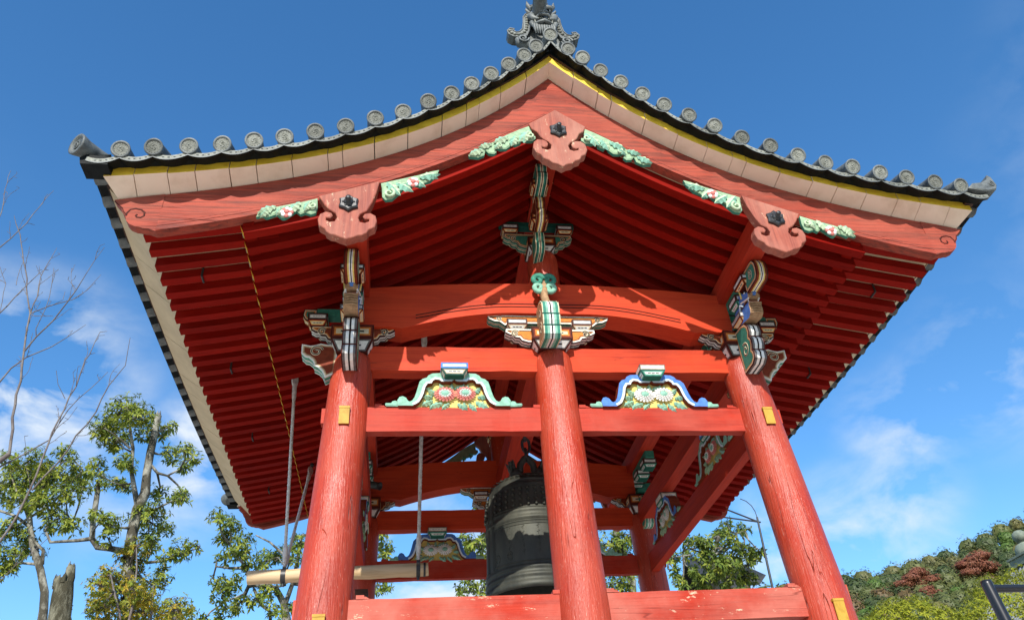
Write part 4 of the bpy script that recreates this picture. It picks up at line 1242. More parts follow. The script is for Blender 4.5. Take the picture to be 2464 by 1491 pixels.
# ================================================================ temple bell
BELL = thing('temple_bell', 'large dark bronze temple bell hanging inside the red tower', 'bell', (-.07, 1.88, -1.38))
BRONZE = mat('aged_bronze', (0.085, 0.09, 0.07), 0.5, 0.3, 0.35)
t = NT(BRONZE)
nz = t.noise(t.pos((1, 1, .35)), 5, 6, .65)
t.color(t.mix(t.ramp(nz, .35, .7), (0.036, 0.039, 0.033), (0.088, 0.088, 0.066)))
t.rough(t.ramp(nz, .3, .7, .50, .62))
t.bump(t.noise(t.pos(), 40, 4), .12, .004)
BR_D = mottled('dark_bronze', (0.030, 0.033, 0.028), (0.05, 0.05, 0.04), 14, .5, .3, .5)
yc = D / 2
BS = .955
def hang(b):
    b.v = [(x * BS - .07, (y - yc) * BS + 1.88, z * BS - .225) for x, y, z in b.v]
    return b
prof = [(.555, -1.235), (.60, -1.255), (.625, -1.25), (.632, -1.225), (.628, -1.185), (.612, -1.17), (.61, -1.13), (.618, -1.12), (.618, -1.09), (.603, -1.08), (.601, -1.04), (.609, -1.03), (.607, -1.0), (.596, -.99)]
def br(z):
    return .594 - .016 * (z + .99) / .6 if z < -.39 else .578 - .03 * ((z + .39) / .4) ** 1.6 if z < .01 else .548
for i in range(8): prof.append((br(-.98 + .58 * i / 7.5), -.98 + .58 * i / 7.5))
prof += [(.592, -.43), (.592, -.40), (.58, -.39), (.577, -.34), (.58, -.335), (.58, -.31), (.573, -.30), (.565, -.18), (.552, -.06), (.54, .02), (.54, .045), (.53, .05), (.51, .09), (.515, .10), (.51, .115), (.49, .12), (.45, .175), (.38, .235), (.28, .275), (.15, .295), (0, .30)]
b = B(); b.lathe(prof, (0, yc, 0), 64)
b.lathe([(.555, -1.235), (.54, -1.15), (.53, -.8), (.50, -.2), (.42, .08), (.2, .2), (0, .22)], (0, yc, 0), 48, 1)
bell = part('bell_body', hang(b), [BRONZE, BR_D], BELL)
b = B()
def on_bell(a, z, d=.0):
    r = None
    for i in range(2, len(prof) - 1):
        (r0, z0), (r1, z1) = prof[i], prof[i + 1]
        if z0 <= z <= z1 and z1 > z0: r = r0 + (r1 - r0) * (z - z0) / (z1 - z0)
    r = (r or .55) + d
    return (r * math.cos(a), yc + r * math.sin(a), z)
for k in range(4):
    a0 = math.pi / 4 + k * math.pi / 2 - R(25)
    for da in (-.115, -.085, .085, .115):
        b.tube([on_bell(a0 + da, -.97 + .95 * i / 16, .0) for i in range(17)], .008, 6)
    for z in (-.95, -.50, -.46):
        b.tube([on_bell(a0 + .15 + (math.pi / 2 - .3) * i / 14, z, .0) for i in range(15)], .008, 6)
    for a in (a0 + .15, a0 + math.pi / 2 - .15):
        b.tube([on_bell(a, -.95 + .45 * i / 8) for i in range(9)], .008, 6)
    for z in (-.29, .0):
        b.tube([on_bell(a0 + .15 + (math.pi / 2 - .3) * i / 14, z, .0) for i in range(15)], .007, 6)
part('raised_band', hang(b), BRONZE, bell)
rest = B()
for k in range(4):
    a0 = math.pi / 4 + k * math.pi / 2 - R(25)
    for row in range(4):
        for c in range(8):
            p = on_bell(a0 + .21 + (math.pi / 2 - .42) * c / 7, -.255 + .072 * row, .012)
            b = B() if k else rest
            b.ball(p, .021, 0, 8, 6)
            if k: part('boss', hang(b), BRONZE, bell)
part('boss', hang(rest), BRONZE, bell, kind='stuff')
b = B()
for q in range(40):
    a = 2 * math.pi * q / 40
    r = .475
    pts = [(r * math.cos(a + .05 * math.sin(i)) - 0 + (.03 - .03 * i / 4) * math.cos(a + i * 1.3), yc + r * math.sin(a) + (.03 - .03 * i / 4) * math.sin(a + i * 1.3), .155 + .004 * i) for i in range(5)]
    b.tube(pts, .007, 5)
for a0 in (R(232), R(250), R(268)):
    for k in range(5):
        b.tube([on_bell(a0 - .03, -.52 - .075 * k - .02, .0), on_bell(a0 + .03, -.52 - .075 * k, .0)], .005, 5)
        b.tube([on_bell(a0, -.52 - .075 * k - .045, .0), on_bell(a0 + .01, -.52 - .075 * k + .01, .0)], .005, 5)
for a0 in (R(214), R(232)):
    b.tube([on_bell(a0 + .06 * math.cos(q * .7), -.86 + .055 * math.sin(q * .7)) for q in range(10)], .007, 5)
    b.tube([on_bell(a0 - .05, -.86), on_bell(a0 + .05, -.86)], .006, 5)
part('relief_pattern', hang(b), BRONZE, bell, kind='stuff')
b = B()
for s in (-1, 1):
    b.ball((s * .15, yc, .37), (.085, .075, .10), 0, 12, 8)
    b.ball((s * .20, yc, .45), (.06, .06, .07), 0, 10, 7)
    rj = random.Random(3)
    for k in range(16):
        a, c = rj.uniform(0, 6.28), rj.uniform(-.1, 1.2)
        d = Vector((s * abs(math.cos(a)) * math.cos(c) * .6 + s * .15, math.sin(a) * math.cos(c), math.sin(c) + .2)).normalized()
        p = Vector((s * .17, yc, .40)) + d * .075
        b.tube([p, p + d * .05, p + d * .085 + Vector((0, 0, .02))], [.026, .018, .004], 6, 0)
    b.tube([(s * .10, yc, .40), (s * .085, yc, .52), (s * .03, yc, .60), (0, yc, .615)], [.05, .045, .045, .045], 10, 0)
b.lathe([(.19, .285), (.17, .32), (.10, .34), (0, .345)], (0, yc, 0), 20)
part('dragon_loop', hang(b), BR_D, BELL)
b = B()
def link(c, rx, rz, rot, th):
    pts = []
    for i in range(21):
        a = 2 * math.pi * i / 20
        x = rx * math.cos(a); z = rz * math.sin(a)
        pts.append((c[0] + x * math.cos(rot), c[1] + x * math.sin(rot), c[2] + z))
    b.tube(pts, th, 8, caps=False)
link((0, yc, .66), .055, .085, R(80), .020)
link((.01, yc, .80), .055, .105, R(15), .020)
link((0, yc, .98), .055, .11, R(80), .020)
hang(b)
b.tube([(-.13, 1.88, .97), (-.13, 1.88, .86), (-.10, 1.88, .825), (-.04, 1.88, .825), (-.01, 1.88, .86), (-.01, 1.88, .97)], .022, 8)
b.box(-.18, .04, 1.82, 1.94, .925, .948)
part('hanging_link', b, IRON, BELL)

# ================================================================ striking log
LOG = thing('striking_log', 'pale wooden striking log slung on white ropes beside the bell', 'striking log', (-2.3, 1.88, -1.05))
WOOD = mat('pale_log_wood', (0.55, 0.40, 0.22), .6, .3)
t = NT(WOOD)
nz = t.noise(t.pos((.5, 6, 6)), 3, 5, .6, .4)
t.color(t.mix(t.ramp(nz, .4, .7), (0.58, 0.43, 0.25), (0.40, 0.27, 0.13)))
t.bump(nz, .2, .005)
def wob(k): return .003 * math.sin(k * 2.1)
yc = 1.88
P0, P1 = Vector((-3.32, yc, -1.076)), Vector((-1.314, yc, -1.028))
b = B()
ts = [0, .008] + [i / 12 for i in range(1, 12)] + [.994, 1]
b.tube([P0.lerp(P1, t_) + Vector((0, 0, wob(12 * t_))) for t_ in ts], [.071] + [.0755 + wob(20 * t_) for t_ in ts[1:-1]] + [.072], 26)
lg = part('log', b, WOOD, LOG)
def band(x, w, r):
    tt = (x - P0.x) / (P1.x - P0.x); c = P0.lerp(P1, tt)
    q = B()
    q.tube([c - Vector((w, 0, 0)), c + Vector((w, 0, 0))], r * .957, 26)
    return q, c
for x, w in ((-2.93, .027), (-1.428, .023), (-1.357, .012)):
    q, c = band(x, w, .0835)
    if w > .02:
        q.box(c.x - .02, c.x + .02, yc - .012, yc + .012, c.z + .08, c.z + .12)
        q.tube([c + Vector((0, -.0, -.08)), c + Vector((0, 0, -.115))], .016, 8)
    part('iron_band', q, IRON, LOG)
ROPE = mat('weathered_white_rope', (0.46, 0.45, 0.42), .85, .2)
t = NT(ROPE)
t.color(t.mix(t.ramp(t.noise(t.pos(), 30, 4), .4, .65), (0.68, 0.66, 0.61), (0.46, 0.45, 0.41)))
def rope(p, q, r=.020):
    """three strands laid round each other, with an eye splice and shackle at the top"""
    p, q = Vector(p), Vector(q)
    b = B(); d = (q - p); L = d.length; d.normalize()
    u = d.orthogonal().normalized(); w = d.cross(u)
    n = int(L / .017)
    for s in range(3):
        pts = []
        for i in range(n + 1):
            a = 2 * math.pi * (i * .017 / .105) + s * 2.094
            rr = r * .50
            sag = Vector((0, 0, 0))
            pts.append(p + d * (L * i / n) + (u * math.cos(a) + w * math.sin(a)) * rr)
        b.tube(pts, r * .56, 6)
    # spliced thicker ends
    for t0, t1 in ((.06, .16), (.90, .98)):
        b.tube([p + d * (L * t0), p + d * (L * (t0 + .01)), p + d * (L * (t1 - .02)), p + d * (L * t1)], [r * 1.0, r * 1.45, r * 1.35, r * 1.0], 8)
    for t0 in (.05, .075):
        b.tube([p + d * (L * t0) + u * .03, p + d * (L * t0) - u * .03], .006, 5)
    pts = []
    for i in range(15):
        a = math.pi * (-.5 + 2 * i / 14)
        pts.append(p + d * (.10 + .10 * math.sin(-a)) + u * (.035 * math.cos(a)))
    b.tube(pts, r * .75, 7)
    o = part('rope', b, ROPE, LOG)
    k = B()
    pts = []
    for i in range(15):
        a = 2 * math.pi * i / 14
        pts.append(p + d * (-.02 + .045 * math.sin(a)) + w * (.028 * math.cos(a)))
    k.tube(pts, .009, 6); k.tube([p - d * .06, p - d * .14], .012, 6); k.ball(p - d * .1, .03)
    part('shackle', k, IRON, o)
rope((-3.0, 1.53, 1.40), (-2.93, yc - .02, -.966))
rope((-2.95, 3.62, 1.02 + .05), (-2.93, yc + .02, -.966))
rope((-1.38, 1.30, 1.86), (-1.428, yc - .02, -.918))
rope((-1.38, 2.6, 1.86), (-1.428, yc + .02, -.918))
# tree skeletons and crown clumps, metres: ([limbs of (x,y,z,radius)], [clumps (x,y,z,radius)])
TREE_A=([[[-8.22,14.0,1.62,0.144],[-8.64,14.0,3.61,0.145],[-8.67,14.0,4.26,0.139],[-8.65,14.0,4.78,0.133],[-8.58,14.0,5.23,0.127],[-8.63,14.0,5.83,0.12],[-8.64,14.0,6.46,0.114],[-8.65,14.0,7.11,0.107],[-8.68,14.0,7.61,0.1]],[[-8.67,14.0,4.88,0.074],[-8.87,13.95,5.41,0.065],[-9.03,13.9,5.89,0.055],[-9.09,13.84,6.49,0.046],[-9.38,13.79,7.38,0.036],[-9.49,13.74,7.75,0.025]],[[-8.73,14.0,3.63,0.09],[-9.11,14.01,3.71,0.084],[-9.46,14.01,3.77,0.079],[-9.65,14.02,4.0,0.074],[-9.72,14.03,4.48,0.07],[-9.79,14.04,5.16,0.066],[-9.85,14.04,5.61,0.061]],[[-9.64,14.0,4.0,0.054],[-9.95,13.96,3.94,0.046],[-10.6,13.91,3.89,0.039],[-10.74,13.87,4.13,0.031]],[[-8.6,14.0,6.09,0.043],[-8.37,14.03,5.84,0.037],[-8.09,14.05,5.77,0.031],[-7.81,14.08,5.97,0.025],[-7.55,14.1,6.35,0.019]],[[-8.18,14.0,3.33,0.04],[-7.73,14.04,3.38,0.033],[-7.34,14.08,3.56,0.026],[-6.95,14.13,3.76,0.018]],[[-9.22,14.0,6.57,0.034],[-9.5,13.78,6.78,0.024],[-9.85,13.57,6.96,0.015]],[[-9.15,14.0,6.46,0.029],[-9.29,13.76,6.45,0.022],[-9.49,13.51,6.64,0.015]],[[-8.91,14.0,5.53,0.028],[-9.3,14.17,5.56,0.021],[-9.65,14.34,5.74,0.014]],[[-8.47,14.0,4.54,0.032],[-8.18,13.92,4.74,0.026],[-7.76,13.84,4.95,0.02],[-7.48,13.76,5.01,0.014]],[[-8.48,14.0,3.16,0.035],[-8.6,13.87,2.68,0.024],[-8.71,13.73,2.22,0.013]],[[-8.48,14.0,2.94,0.035],[-8.15,14.25,2.65,0.024],[-7.88,14.5,2.5,0.013]]],[[-9.57,13.94,7.75,0.47],[-10.19,14.67,7.75,0.39],[-10.09,13.95,7.14,0.29],[-9.75,14.28,7.09,0.39],[-8.96,13.3,7.17,0.4],[-9.03,14.27,7.25,0.25],[-9.95,14.74,7.05,0.19],[-8.32,14.05,7.33,0.21],[-8.57,14.48,7.25,0.15],[-8.2,14.34,6.57,0.27],[-7.5,13.13,6.08,0.22],[-7.62,14.52,6.57,0.19],[-7.76,14.18,6.12,0.19],[-9.04,13.6,5.91,0.26],[-8.99,13.06,5.8,0.19],[-10.29,14.73,6.45,0.24],[-9.77,13.95,5.56,0.24],[-10.25,14.44,6.05,0.19],[-9.58,14.76,5.93,0.23],[-9.2,14.43,5.62,0.14],[-8.46,14.84,5.59,0.24],[-7.63,13.79,5.02,0.24],[-7.73,14.6,5.42,0.19],[-8.23,13.89,4.59,0.39],[-8.88,14.87,4.89,0.23],[-8.06,14.76,4.54,0.21],[-8.97,13.19,4.09,0.27],[-9.2,13.27,4.26,0.21],[-9.06,13.43,3.82,0.18],[-8.53,14.93,4.42,0.25],[-7.35,13.87,3.63,0.27],[-7.07,14.25,3.8,0.18],[-7.5,13.6,3.31,0.22],[-8.11,14.01,3.83,0.23],[-7.6,13.77,2.97,0.22],[-9.65,13.7,4.58,0.11]])
TREE_A2=([[[-8.12,13.2,1.26,0.037],[-8.28,13.2,1.85,0.03],[-8.51,13.2,2.35,0.024],[-8.68,13.2,2.77,0.017]],[[-8.04,13.2,1.25,0.037],[-8.02,13.23,2.05,0.029],[-8.12,13.26,2.9,0.021],[-8.25,13.29,3.48,0.013]],[[-7.53,13.2,1.24,0.033],[-7.55,13.24,1.84,0.023],[-7.65,13.28,2.52,0.013]],[[-7.01,13.2,1.14,0.033],[-7.07,13.4,1.67,0.023],[-7.01,13.6,2.01,0.013]]],[[-8.39,13.56,3.63,0.24],[-8.39,14.06,3.44,0.28],[-8.7,13.91,3.49,0.21],[-8.54,14.18,3.22,0.26],[-8.8,13.54,2.88,0.32],[-8.67,12.53,2.31,0.25],[-8.69,13.92,2.66,0.34],[-7.94,14.13,2.79,0.32],[-8.56,14.01,2.34,0.4],[-8.7,13.34,1.98,0.35],[-8.01,13.63,2.09,0.42],[-6.85,12.62,1.77,0.29],[-7.4,13.86,2.05,0.33],[-6.77,13.35,1.85,0.21],[-7.59,12.77,2.03,0.25],[-7.78,12.33,2.18,0.25],[-9.11,13.91,2.37,0.23]])
TREE_B=([[[-11.01,16.0,2.05,0.119],[-11.17,16.0,2.81,0.112],[-11.26,16.0,3.27,0.104],[-11.54,16.0,3.89,0.096],[-11.93,16.0,4.63,0.088],[-12.23,16.0,5.4,0.079],[-12.4,16.0,5.71,0.07]],[[-12.38,16.0,5.66,0.045],[-12.88,16.24,6.25,0.033],[-13.38,16.49,7.02,0.02]],[[-12.29,16.0,5.55,0.045],[-12.09,15.86,6.07,0.037],[-11.86,15.73,6.66,0.029],[-11.53,15.59,7.03,0.021]],[[-12.1,16.0,5.09,0.049],[-12.66,16.1,5.5,0.041],[-13.17,16.2,5.7,0.033],[-13.57,16.3,5.96,0.025]],[[-11.61,16.0,4.04,0.043],[-12.03,15.96,4.08,0.034],[-12.46,15.91,3.93,0.024]],[[-11.54,16.0,4.04,0.067],[-11.52,15.83,4.36,0.048],[-11.87,15.65,4.7,0.029]],[[-11.7,16.0,4.98,0.034],[-11.6,15.93,5.21,0.03],[-11.33,15.86,5.33,0.025],[-10.94,15.79,5.14,0.02]],[[-12.23,16.0,5.4,0.04],[-11.77,16.09,5.85,0.033],[-11.38,16.18,6.64,0.027],[-11.25,16.27,7.02,0.021]]],[[-13.67,16.75,7.55,0.31],[-12.52,15.09,6.58,0.21],[-12.71,16.23,7.41,0.32],[-11.87,15.09,6.58,0.23],[-11.92,16.44,7.62,0.29],[-11.28,15.66,6.9,0.23],[-13.29,16.76,6.87,0.43],[-12.83,16.96,7.12,0.49],[-11.82,16.01,6.68,0.49],[-11.63,17.0,7.07,0.31],[-12.32,15.62,5.87,0.43],[-11.57,15.15,5.55,0.4],[-13.08,16.2,6.02,0.28],[-11.04,15.06,5.71,0.38],[-10.76,15.39,6.07,0.2],[-12.58,15.82,5.08,0.29],[-12.32,16.22,4.97,0.32],[-11.11,15.31,5.06,0.35],[-10.59,15.08,4.81,0.25],[-11.92,16.74,5.42,0.2],[-12.26,15.63,4.21,0.36],[-12.57,16.92,4.83,0.24],[-12.08,16.79,4.72,0.19],[-12.34,15.76,3.78,0.24],[-12.96,15.92,4.87,0.29],[-13.63,16.04,6.49,0.4],[-12.42,16.29,4.11,0.19]])
STUMP=([[[-9.19,12.5,1.12,0.241],[-9.29,12.5,1.53,0.228],[-9.4,12.5,2.08,0.216],[-9.43,12.5,2.38,0.202]],[[-9.32,12.5,2.28,0.121],[-9.35,12.55,2.53,0.11],[-9.41,12.6,2.77,0.098]],[[-9.57,12.5,2.28,0.097],[-9.64,12.56,2.48,0.073]]],[[-9.53,12.74,2.44,0.11],[-9.93,13.38,2.61,0.09],[-9.21,12.51,1.88,0.1]])
TREE_C=([[[-4.52,15.0,1.5,0.117],[-4.6,15.0,2.06,0.106],[-4.74,15.0,2.52,0.094],[-4.96,15.0,2.89,0.082],[-5.29,15.0,3.01,0.069],[-5.7,15.0,3.0,0.056]],[[-5.64,15.0,2.95,0.051],[-5.85,14.98,3.51,0.043],[-6.11,14.95,3.79,0.033],[-6.33,14.93,4.08,0.024]],[[-5.85,15.0,3.47,0.047],[-6.28,15.11,3.52,0.035],[-6.68,15.22,3.61,0.024]],[[-5.7,15.0,3.0,0.042],[-5.78,14.87,2.73,0.03],[-6.21,14.74,2.5,0.018]],[[-5.55,15.0,2.9,0.042],[-5.31,14.93,2.47,0.043],[-5.05,14.87,2.26,0.044],[-4.92,14.8,1.55,0.045]],[[-4.69,15.0,2.47,0.065],[-4.58,15.16,3.07,0.056],[-4.52,15.32,3.74,0.048],[-4.49,15.48,4.55,0.039]],[[-5.01,15.0,2.94,0.033],[-4.74,15.01,2.98,0.027],[-4.74,15.01,3.4,0.021],[-5.01,15.02,3.75,0.014]],[[-4.88,15.0,3.83,0.034],[-5.29,15.02,4.19,0.027],[-5.7,15.05,4.41,0.019]]],[[-6.54,14.02,4.54,0.23],[-6.45,14.83,4.74,0.22],[-6.44,15.16,4.61,0.29],[-5.84,14.04,3.84,0.26],[-6.61,15.23,4.39,0.22],[-5.99,15.26,3.95,0.29],[-6.09,14.12,3.6,0.19],[-6.54,15.25,3.86,0.19],[-5.76,14.93,3.59,0.19],[-5.3,15.36,3.87,0.29],[-5.36,14.71,3.5,0.21],[-4.94,15.41,4.0,0.25],[-6.67,15.48,3.29,0.2],[-5.96,14.04,2.8,0.26],[-6.16,14.12,2.56,0.25],[-5.93,15.35,2.65,0.23],[-6.25,15.93,2.69,0.21],[-5.38,14.5,2.48,0.23],[-5.12,14.91,2.77,0.26],[-5.36,15.19,3.0,0.19],[-4.54,14.64,3.65,0.24],[-4.86,14.73,2.26,0.23],[-4.39,14.63,4.03,0.22],[-6.29,14.74,2.13,0.23],[-4.53,15.19,2.47,0.19],[-4.85,14.6,3.13,0.19],[-6.66,14.75,2.06,0.18],[-2.15,15.54,4.22,0.25],[-1.97,14.05,3.44,0.19],[-2.25,15.14,4.38,0.17],[-2.2,15.47,2.96,0.19],[-2.0,14.62,2.78,0.17]])
TREE_D=([[[4.52,14.5,0.9,0.144],[4.77,14.5,2.65,0.128],[4.63,14.5,3.48,0.107],[4.48,14.5,4.09,0.084]],[[4.7,14.5,3.12,0.094],[3.39,14.41,3.35,0.078],[1.93,14.32,3.01,0.062],[0.76,14.22,2.67,0.045]],[[3.41,14.5,3.39,0.07],[1.68,14.65,3.72,0.053],[0.63,14.8,3.91,0.035]],[[2.2,14.5,3.06,0.058],[0.76,14.37,2.38,0.039],[0.08,14.24,2.47,0.023]]],[[0.43,13.87,3.58,0.4],[0.13,14.37,3.88,0.26],[0.68,14.9,3.52,0.3],[0.59,13.7,2.45,0.41],[0.13,14.14,2.49,0.27],[0.61,14.17,4.71,0.22],[0.93,15.17,4.41,0.24],[4.27,14.38,3.68,0.43],[4.81,15.21,3.54,0.47],[4.21,13.84,2.46,0.46],[4.86,14.17,3.9,0.36],[4.07,14.8,3.36,0.35],[3.96,15.27,2.68,0.34],[2.22,14.4,3.5,0.47],[3.21,13.95,2.52,0.46]])
TREE_E=([[[6.45,13.0,1.15,0.1],[6.59,13.0,1.89,0.09],[6.49,13.0,2.28,0.079],[6.52,13.0,2.54,0.067],[6.69,13.0,2.93,0.055],[6.95,13.0,3.36,0.043]],[[6.63,13.0,2.8,0.034],[7.07,12.87,3.09,0.028],[7.36,12.75,3.34,0.021],[7.55,12.62,3.37,0.014]],[[6.49,13.0,2.41,0.031],[6.2,13.01,2.68,0.026],[6.02,13.01,2.87,0.021],[5.58,13.02,2.83,0.016],[5.39,13.03,2.71,0.01]],[[6.55,13.0,2.54,0.029],[6.32,12.9,2.9,0.023],[5.92,12.79,2.98,0.017],[5.73,12.69,2.84,0.011]],[[6.77,13.0,3.04,0.029],[7.2,13.1,3.07,0.023],[7.7,13.2,3.15,0.017],[8.01,13.31,3.07,0.011]],[[6.62,13.0,2.15,0.028],[7.29,13.17,2.42,0.02],[7.75,13.34,2.68,0.011]]],[[6.31,12.37,2.93,0.23],[6.22,12.56,3.08,0.16],[7.36,13.61,3.73,0.2],[7.01,13.28,3.47,0.16],[7.84,13.61,3.8,0.16],[7.64,12.69,3.44,0.09],[6.97,12.26,3.01,0.23],[7.08,12.58,3.59,0.12],[6.98,13.59,3.13,0.29],[6.29,12.54,2.67,0.21],[7.21,12.69,2.81,0.25],[7.55,12.83,2.96,0.16],[7.73,12.84,2.88,0.16],[7.73,12.82,2.63,0.13],[8.07,13.84,2.98,0.13],[6.69,12.31,2.3,0.31],[6.31,12.01,2.26,0.21],[7.71,13.89,2.86,0.21],[7.66,13.76,2.49,0.29],[8.02,13.97,2.47,0.16],[6.41,12.87,2.24,0.29],[7.22,13.9,2.47,0.26],[6.6,13.85,3.6,0.13],[5.85,12.44,3.04,0.13],[6.15,13.49,3.06,0.16],[6.35,13.67,3.21,0.12],[5.69,13.33,2.96,0.12],[5.46,13.04,2.76,0.1],[5.35,12.58,2.32,0.13],[5.45,12.68,2.13,0.14],[5.48,12.45,1.95,0.15],[5.71,12.14,2.17,0.13],[6.15,13.18,2.21,0.18],[7.81,12.57,2.76,0.08]])
BARE=([[[-6.29,2.0,0.52,0.027],[-6.39,2.0,1.0,0.026],[-6.44,2.0,1.33,0.024],[-6.49,2.0,1.71,0.022],[-6.54,2.0,1.99,0.02],[-6.6,2.0,2.36,0.018],[-6.63,2.0,2.58,0.016],[-6.79,2.0,3.01,0.014],[-6.96,2.0,3.48,0.012],[-7.15,2.0,3.98,0.01],[-7.33,2.0,4.33,0.007]],[[-6.63,2.0,2.58,0.012],[-6.67,2.09,2.94,0.011],[-6.76,2.19,3.39,0.009],[-6.78,2.28,3.78,0.007],[-6.79,2.37,4.05,0.005]],[[-6.53,2.0,1.96,0.017],[-6.4,1.91,2.14,0.015],[-6.21,1.82,2.35,0.014],[-6.08,1.73,2.59,0.012],[-5.96,1.64,2.72,0.01],[-5.86,1.55,2.94,0.007],[-5.7,1.45,3.31,0.005]],[[-6.61,2.0,2.58,0.011],[-6.47,2.12,2.79,0.01],[-6.28,2.24,3.0,0.008],[-6.21,2.36,3.24,0.006],[-6.11,2.48,3.65,0.005]],[[-6.77,2.0,1.38,0.019],[-6.71,2.04,1.53,0.017],[-6.65,2.08,1.75,0.014],[-6.54,2.12,1.96,0.012],[-6.31,2.15,2.15,0.01],[-6.16,2.19,2.34,0.007],[-5.99,2.23,2.57,0.005]],[[-7.06,2.0,2.49,0.014],[-7.06,2.1,2.65,0.013],[-7.03,2.2,2.98,0.011],[-6.98,2.31,3.3,0.009],[-6.93,2.41,3.57,0.007],[-6.88,2.51,3.87,0.005]],[[-7.42,2.0,3.53,0.014],[-7.4,2.1,3.79,0.012],[-7.3,2.19,4.2,0.011],[-7.24,2.29,4.63,0.009],[-7.23,2.38,5.01,0.007],[-7.2,2.48,5.32,0.005]],[[-7.46,2.0,3.9,0.013],[-7.58,2.12,4.36,0.011],[-7.72,2.24,4.85,0.009],[-7.85,2.36,5.32,0.007],[-7.95,2.48,5.73,0.005]],[[-6.08,2.0,-0.59,0.023],[-5.99,2.01,-0.24,0.022],[-5.93,2.02,0.06,0.02],[-5.93,2.03,0.46,0.019],[-5.91,2.04,0.83,0.017],[-5.86,2.05,1.15,0.015],[-5.8,2.06,1.49,0.013],[-5.79,2.06,1.86,0.012],[-5.75,2.07,1.99,0.009],[-5.72,2.08,2.34,0.007],[-5.63,2.09,2.37,0.005]],[[-5.92,2.0,0.05,0.017],[-5.68,1.9,0.36,0.016],[-5.51,1.81,0.64,0.014],[-5.33,1.71,0.93,0.012],[-5.23,1.61,1.22,0.01],[-5.06,1.51,1.46,0.007],[-5.05,1.42,1.82,0.005]],[[-6.49,2.0,0.2,0.017],[-6.37,2.05,0.35,0.015],[-6.17,2.1,0.57,0.013],[-5.96,2.15,0.79,0.011],[-5.87,2.2,1.23,0.009],[-5.71,2.25,1.56,0.007],[-5.56,2.29,1.85,0.005]],[[-6.61,2.0,2.55,0.008],[-6.39,1.8,2.39,0.006],[-6.14,1.61,2.27,0.004]],[[-6.46,2.0,2.23,0.01],[-6.46,1.94,2.3,0.009],[-6.4,1.88,2.58,0.007],[-6.39,1.82,2.94,0.006],[-6.41,1.76,3.18,0.005]],[[-6.93,2.0,3.06,0.007],[-7.02,2.1,3.25,0.006],[-7.08,2.2,3.64,0.005]],[[-6.98,2.0,2.22,0.009],[-7.02,2.01,2.61,0.007],[-7.1,2.02,3.1,0.006],[-7.26,2.03,3.4,0.005]],[[-6.06,2.0,-1.19,0.009],[-5.94,1.97,-1.03,0.008],[-5.81,1.95,-0.86,0.006],[-5.66,1.92,-0.73,0.005],[-5.53,1.9,-0.55,0.004]],[[-6.16,2.0,2.94,0.006],[-6.37,2.26,3.34,0.005],[-6.57,2.53,3.8,0.004]],[[-6.41,2.0,2.7,0.006],[-6.32,2.07,2.87,0.005],[-6.35,2.13,3.06,0.004]],[[-5.87,2.0,1.26,0.007],[-5.94,1.9,1.43,0.005],[-5.98,1.81,1.57,0.004]]],[])
# ================================================================ surroundings
GROUND = mat('pale_gravel_paving', (0.40, 0.36, 0.30), .9, .2)
t = NT(GROUND)
pv = t.mix(t.ramp(t.noise(t.pos(), 2.2, 8, .7), .35, .65), (0.74, 0.68, 0.59), (0.62, 0.57, 0.49))
dl = t.n.new('ShaderNodeVectorMath'); dl.operation = 'LENGTH'
t.l.new(t.pos((1, 1, 0), (0, -.5, 0)), dl.inputs[0])
t.color(t.mix(t.ramp(t.math('ADD', dl.outputs['Value'], t.noise(t.pos(), .4, 3)), 17.0, 20.0), pv, (0.06, 0.055, 0.03)))  # unseen outer ground made dark to cut bounce light on the tower
t.bump(t.noise(t.pos(), 45, 5), .5, .01)
b = B(); b.add([(-900, -900, GZ), (900, -900, GZ), (900, 900, GZ), (-900, 900, GZ)], [(0, 1, 2, 3)])
struct('ground', b, GROUND)
b = B(); b.hexa([(.05, -6.3, GZ), (5.5, -6.3, GZ), (5.5, -2.2, GZ), (.05, -2.2, GZ), (.15, -6.2, -4.72), (5.4, -6.2, -4.72), (5.4, -2.2, -4.72), (.15, -2.2, -4.72)])
struct('terrace', b, STONE)

def leafmat(name, a, c, trans=.25):
    m = mat(name, a, .5, .18)
    t = NT(m)
    g = t.n.new('ShaderNodeNewGeometry')
    n = t.noise(t.pos(), 1.3, 3)
    isl = g.outputs['Random Per Island']
    c1 = t.mix(isl, a, c)
    t.color(c1)
    tr = t.n.new('ShaderNodeBsdfTranslucent')
    t.l.new(c1, tr.inputs['Color'])
    mx = t.n.new('ShaderNodeMixShader'); mx.inputs[0].default_value = trans
    out = t.n['Material Output']
    t.l.new(t.b.outputs[0], mx.inputs[1]); t.l.new(tr.outputs[0], mx.inputs[2]); t.l.new(mx.outputs[0], out.inputs['Surface'])
    return m
LF_G = leafmat('evergreen_leaf', (0.15, 0.205, 0.024), (0.31, 0.33, 0.045))
LF_D = leafmat('dark_evergreen_leaf', (0.075, 0.125, 0.02), (0.16, 0.205, 0.032))
LF_Y = leafmat('yellowing_leaf', (0.27, 0.27, 0.03), (0.46, 0.30, 0.03), .35)
LF_YG = leafmat('lime_leaf', (0.20, 0.26, 0.03), (0.31, 0.31, 0.045), .35)
LF_R = leafmat('maple_leaf', (0.19, 0.062, 0.04), (0.22, 0.095, 0.05))
LF_S = leafmat('clipped_leaf', (0.19, 0.225, 0.016), (0.36, 0.36, 0.03), .3)
BARK = mat('pale_lichen_bark', (0.3, 0.29, 0.24), .9, .2)
t = NT(BARK)
c = t.mix(t.ramp(t.noise(t.pos((1, 1, .6)), 4.5, 6, .65), .45, .63), (0.065, 0.058, 0.042), (0.29, 0.28, 0.23))
t.color(c); t.bump(t.noise(t.pos((1, 1, .3)), 14, 6, .6), .7, .02)
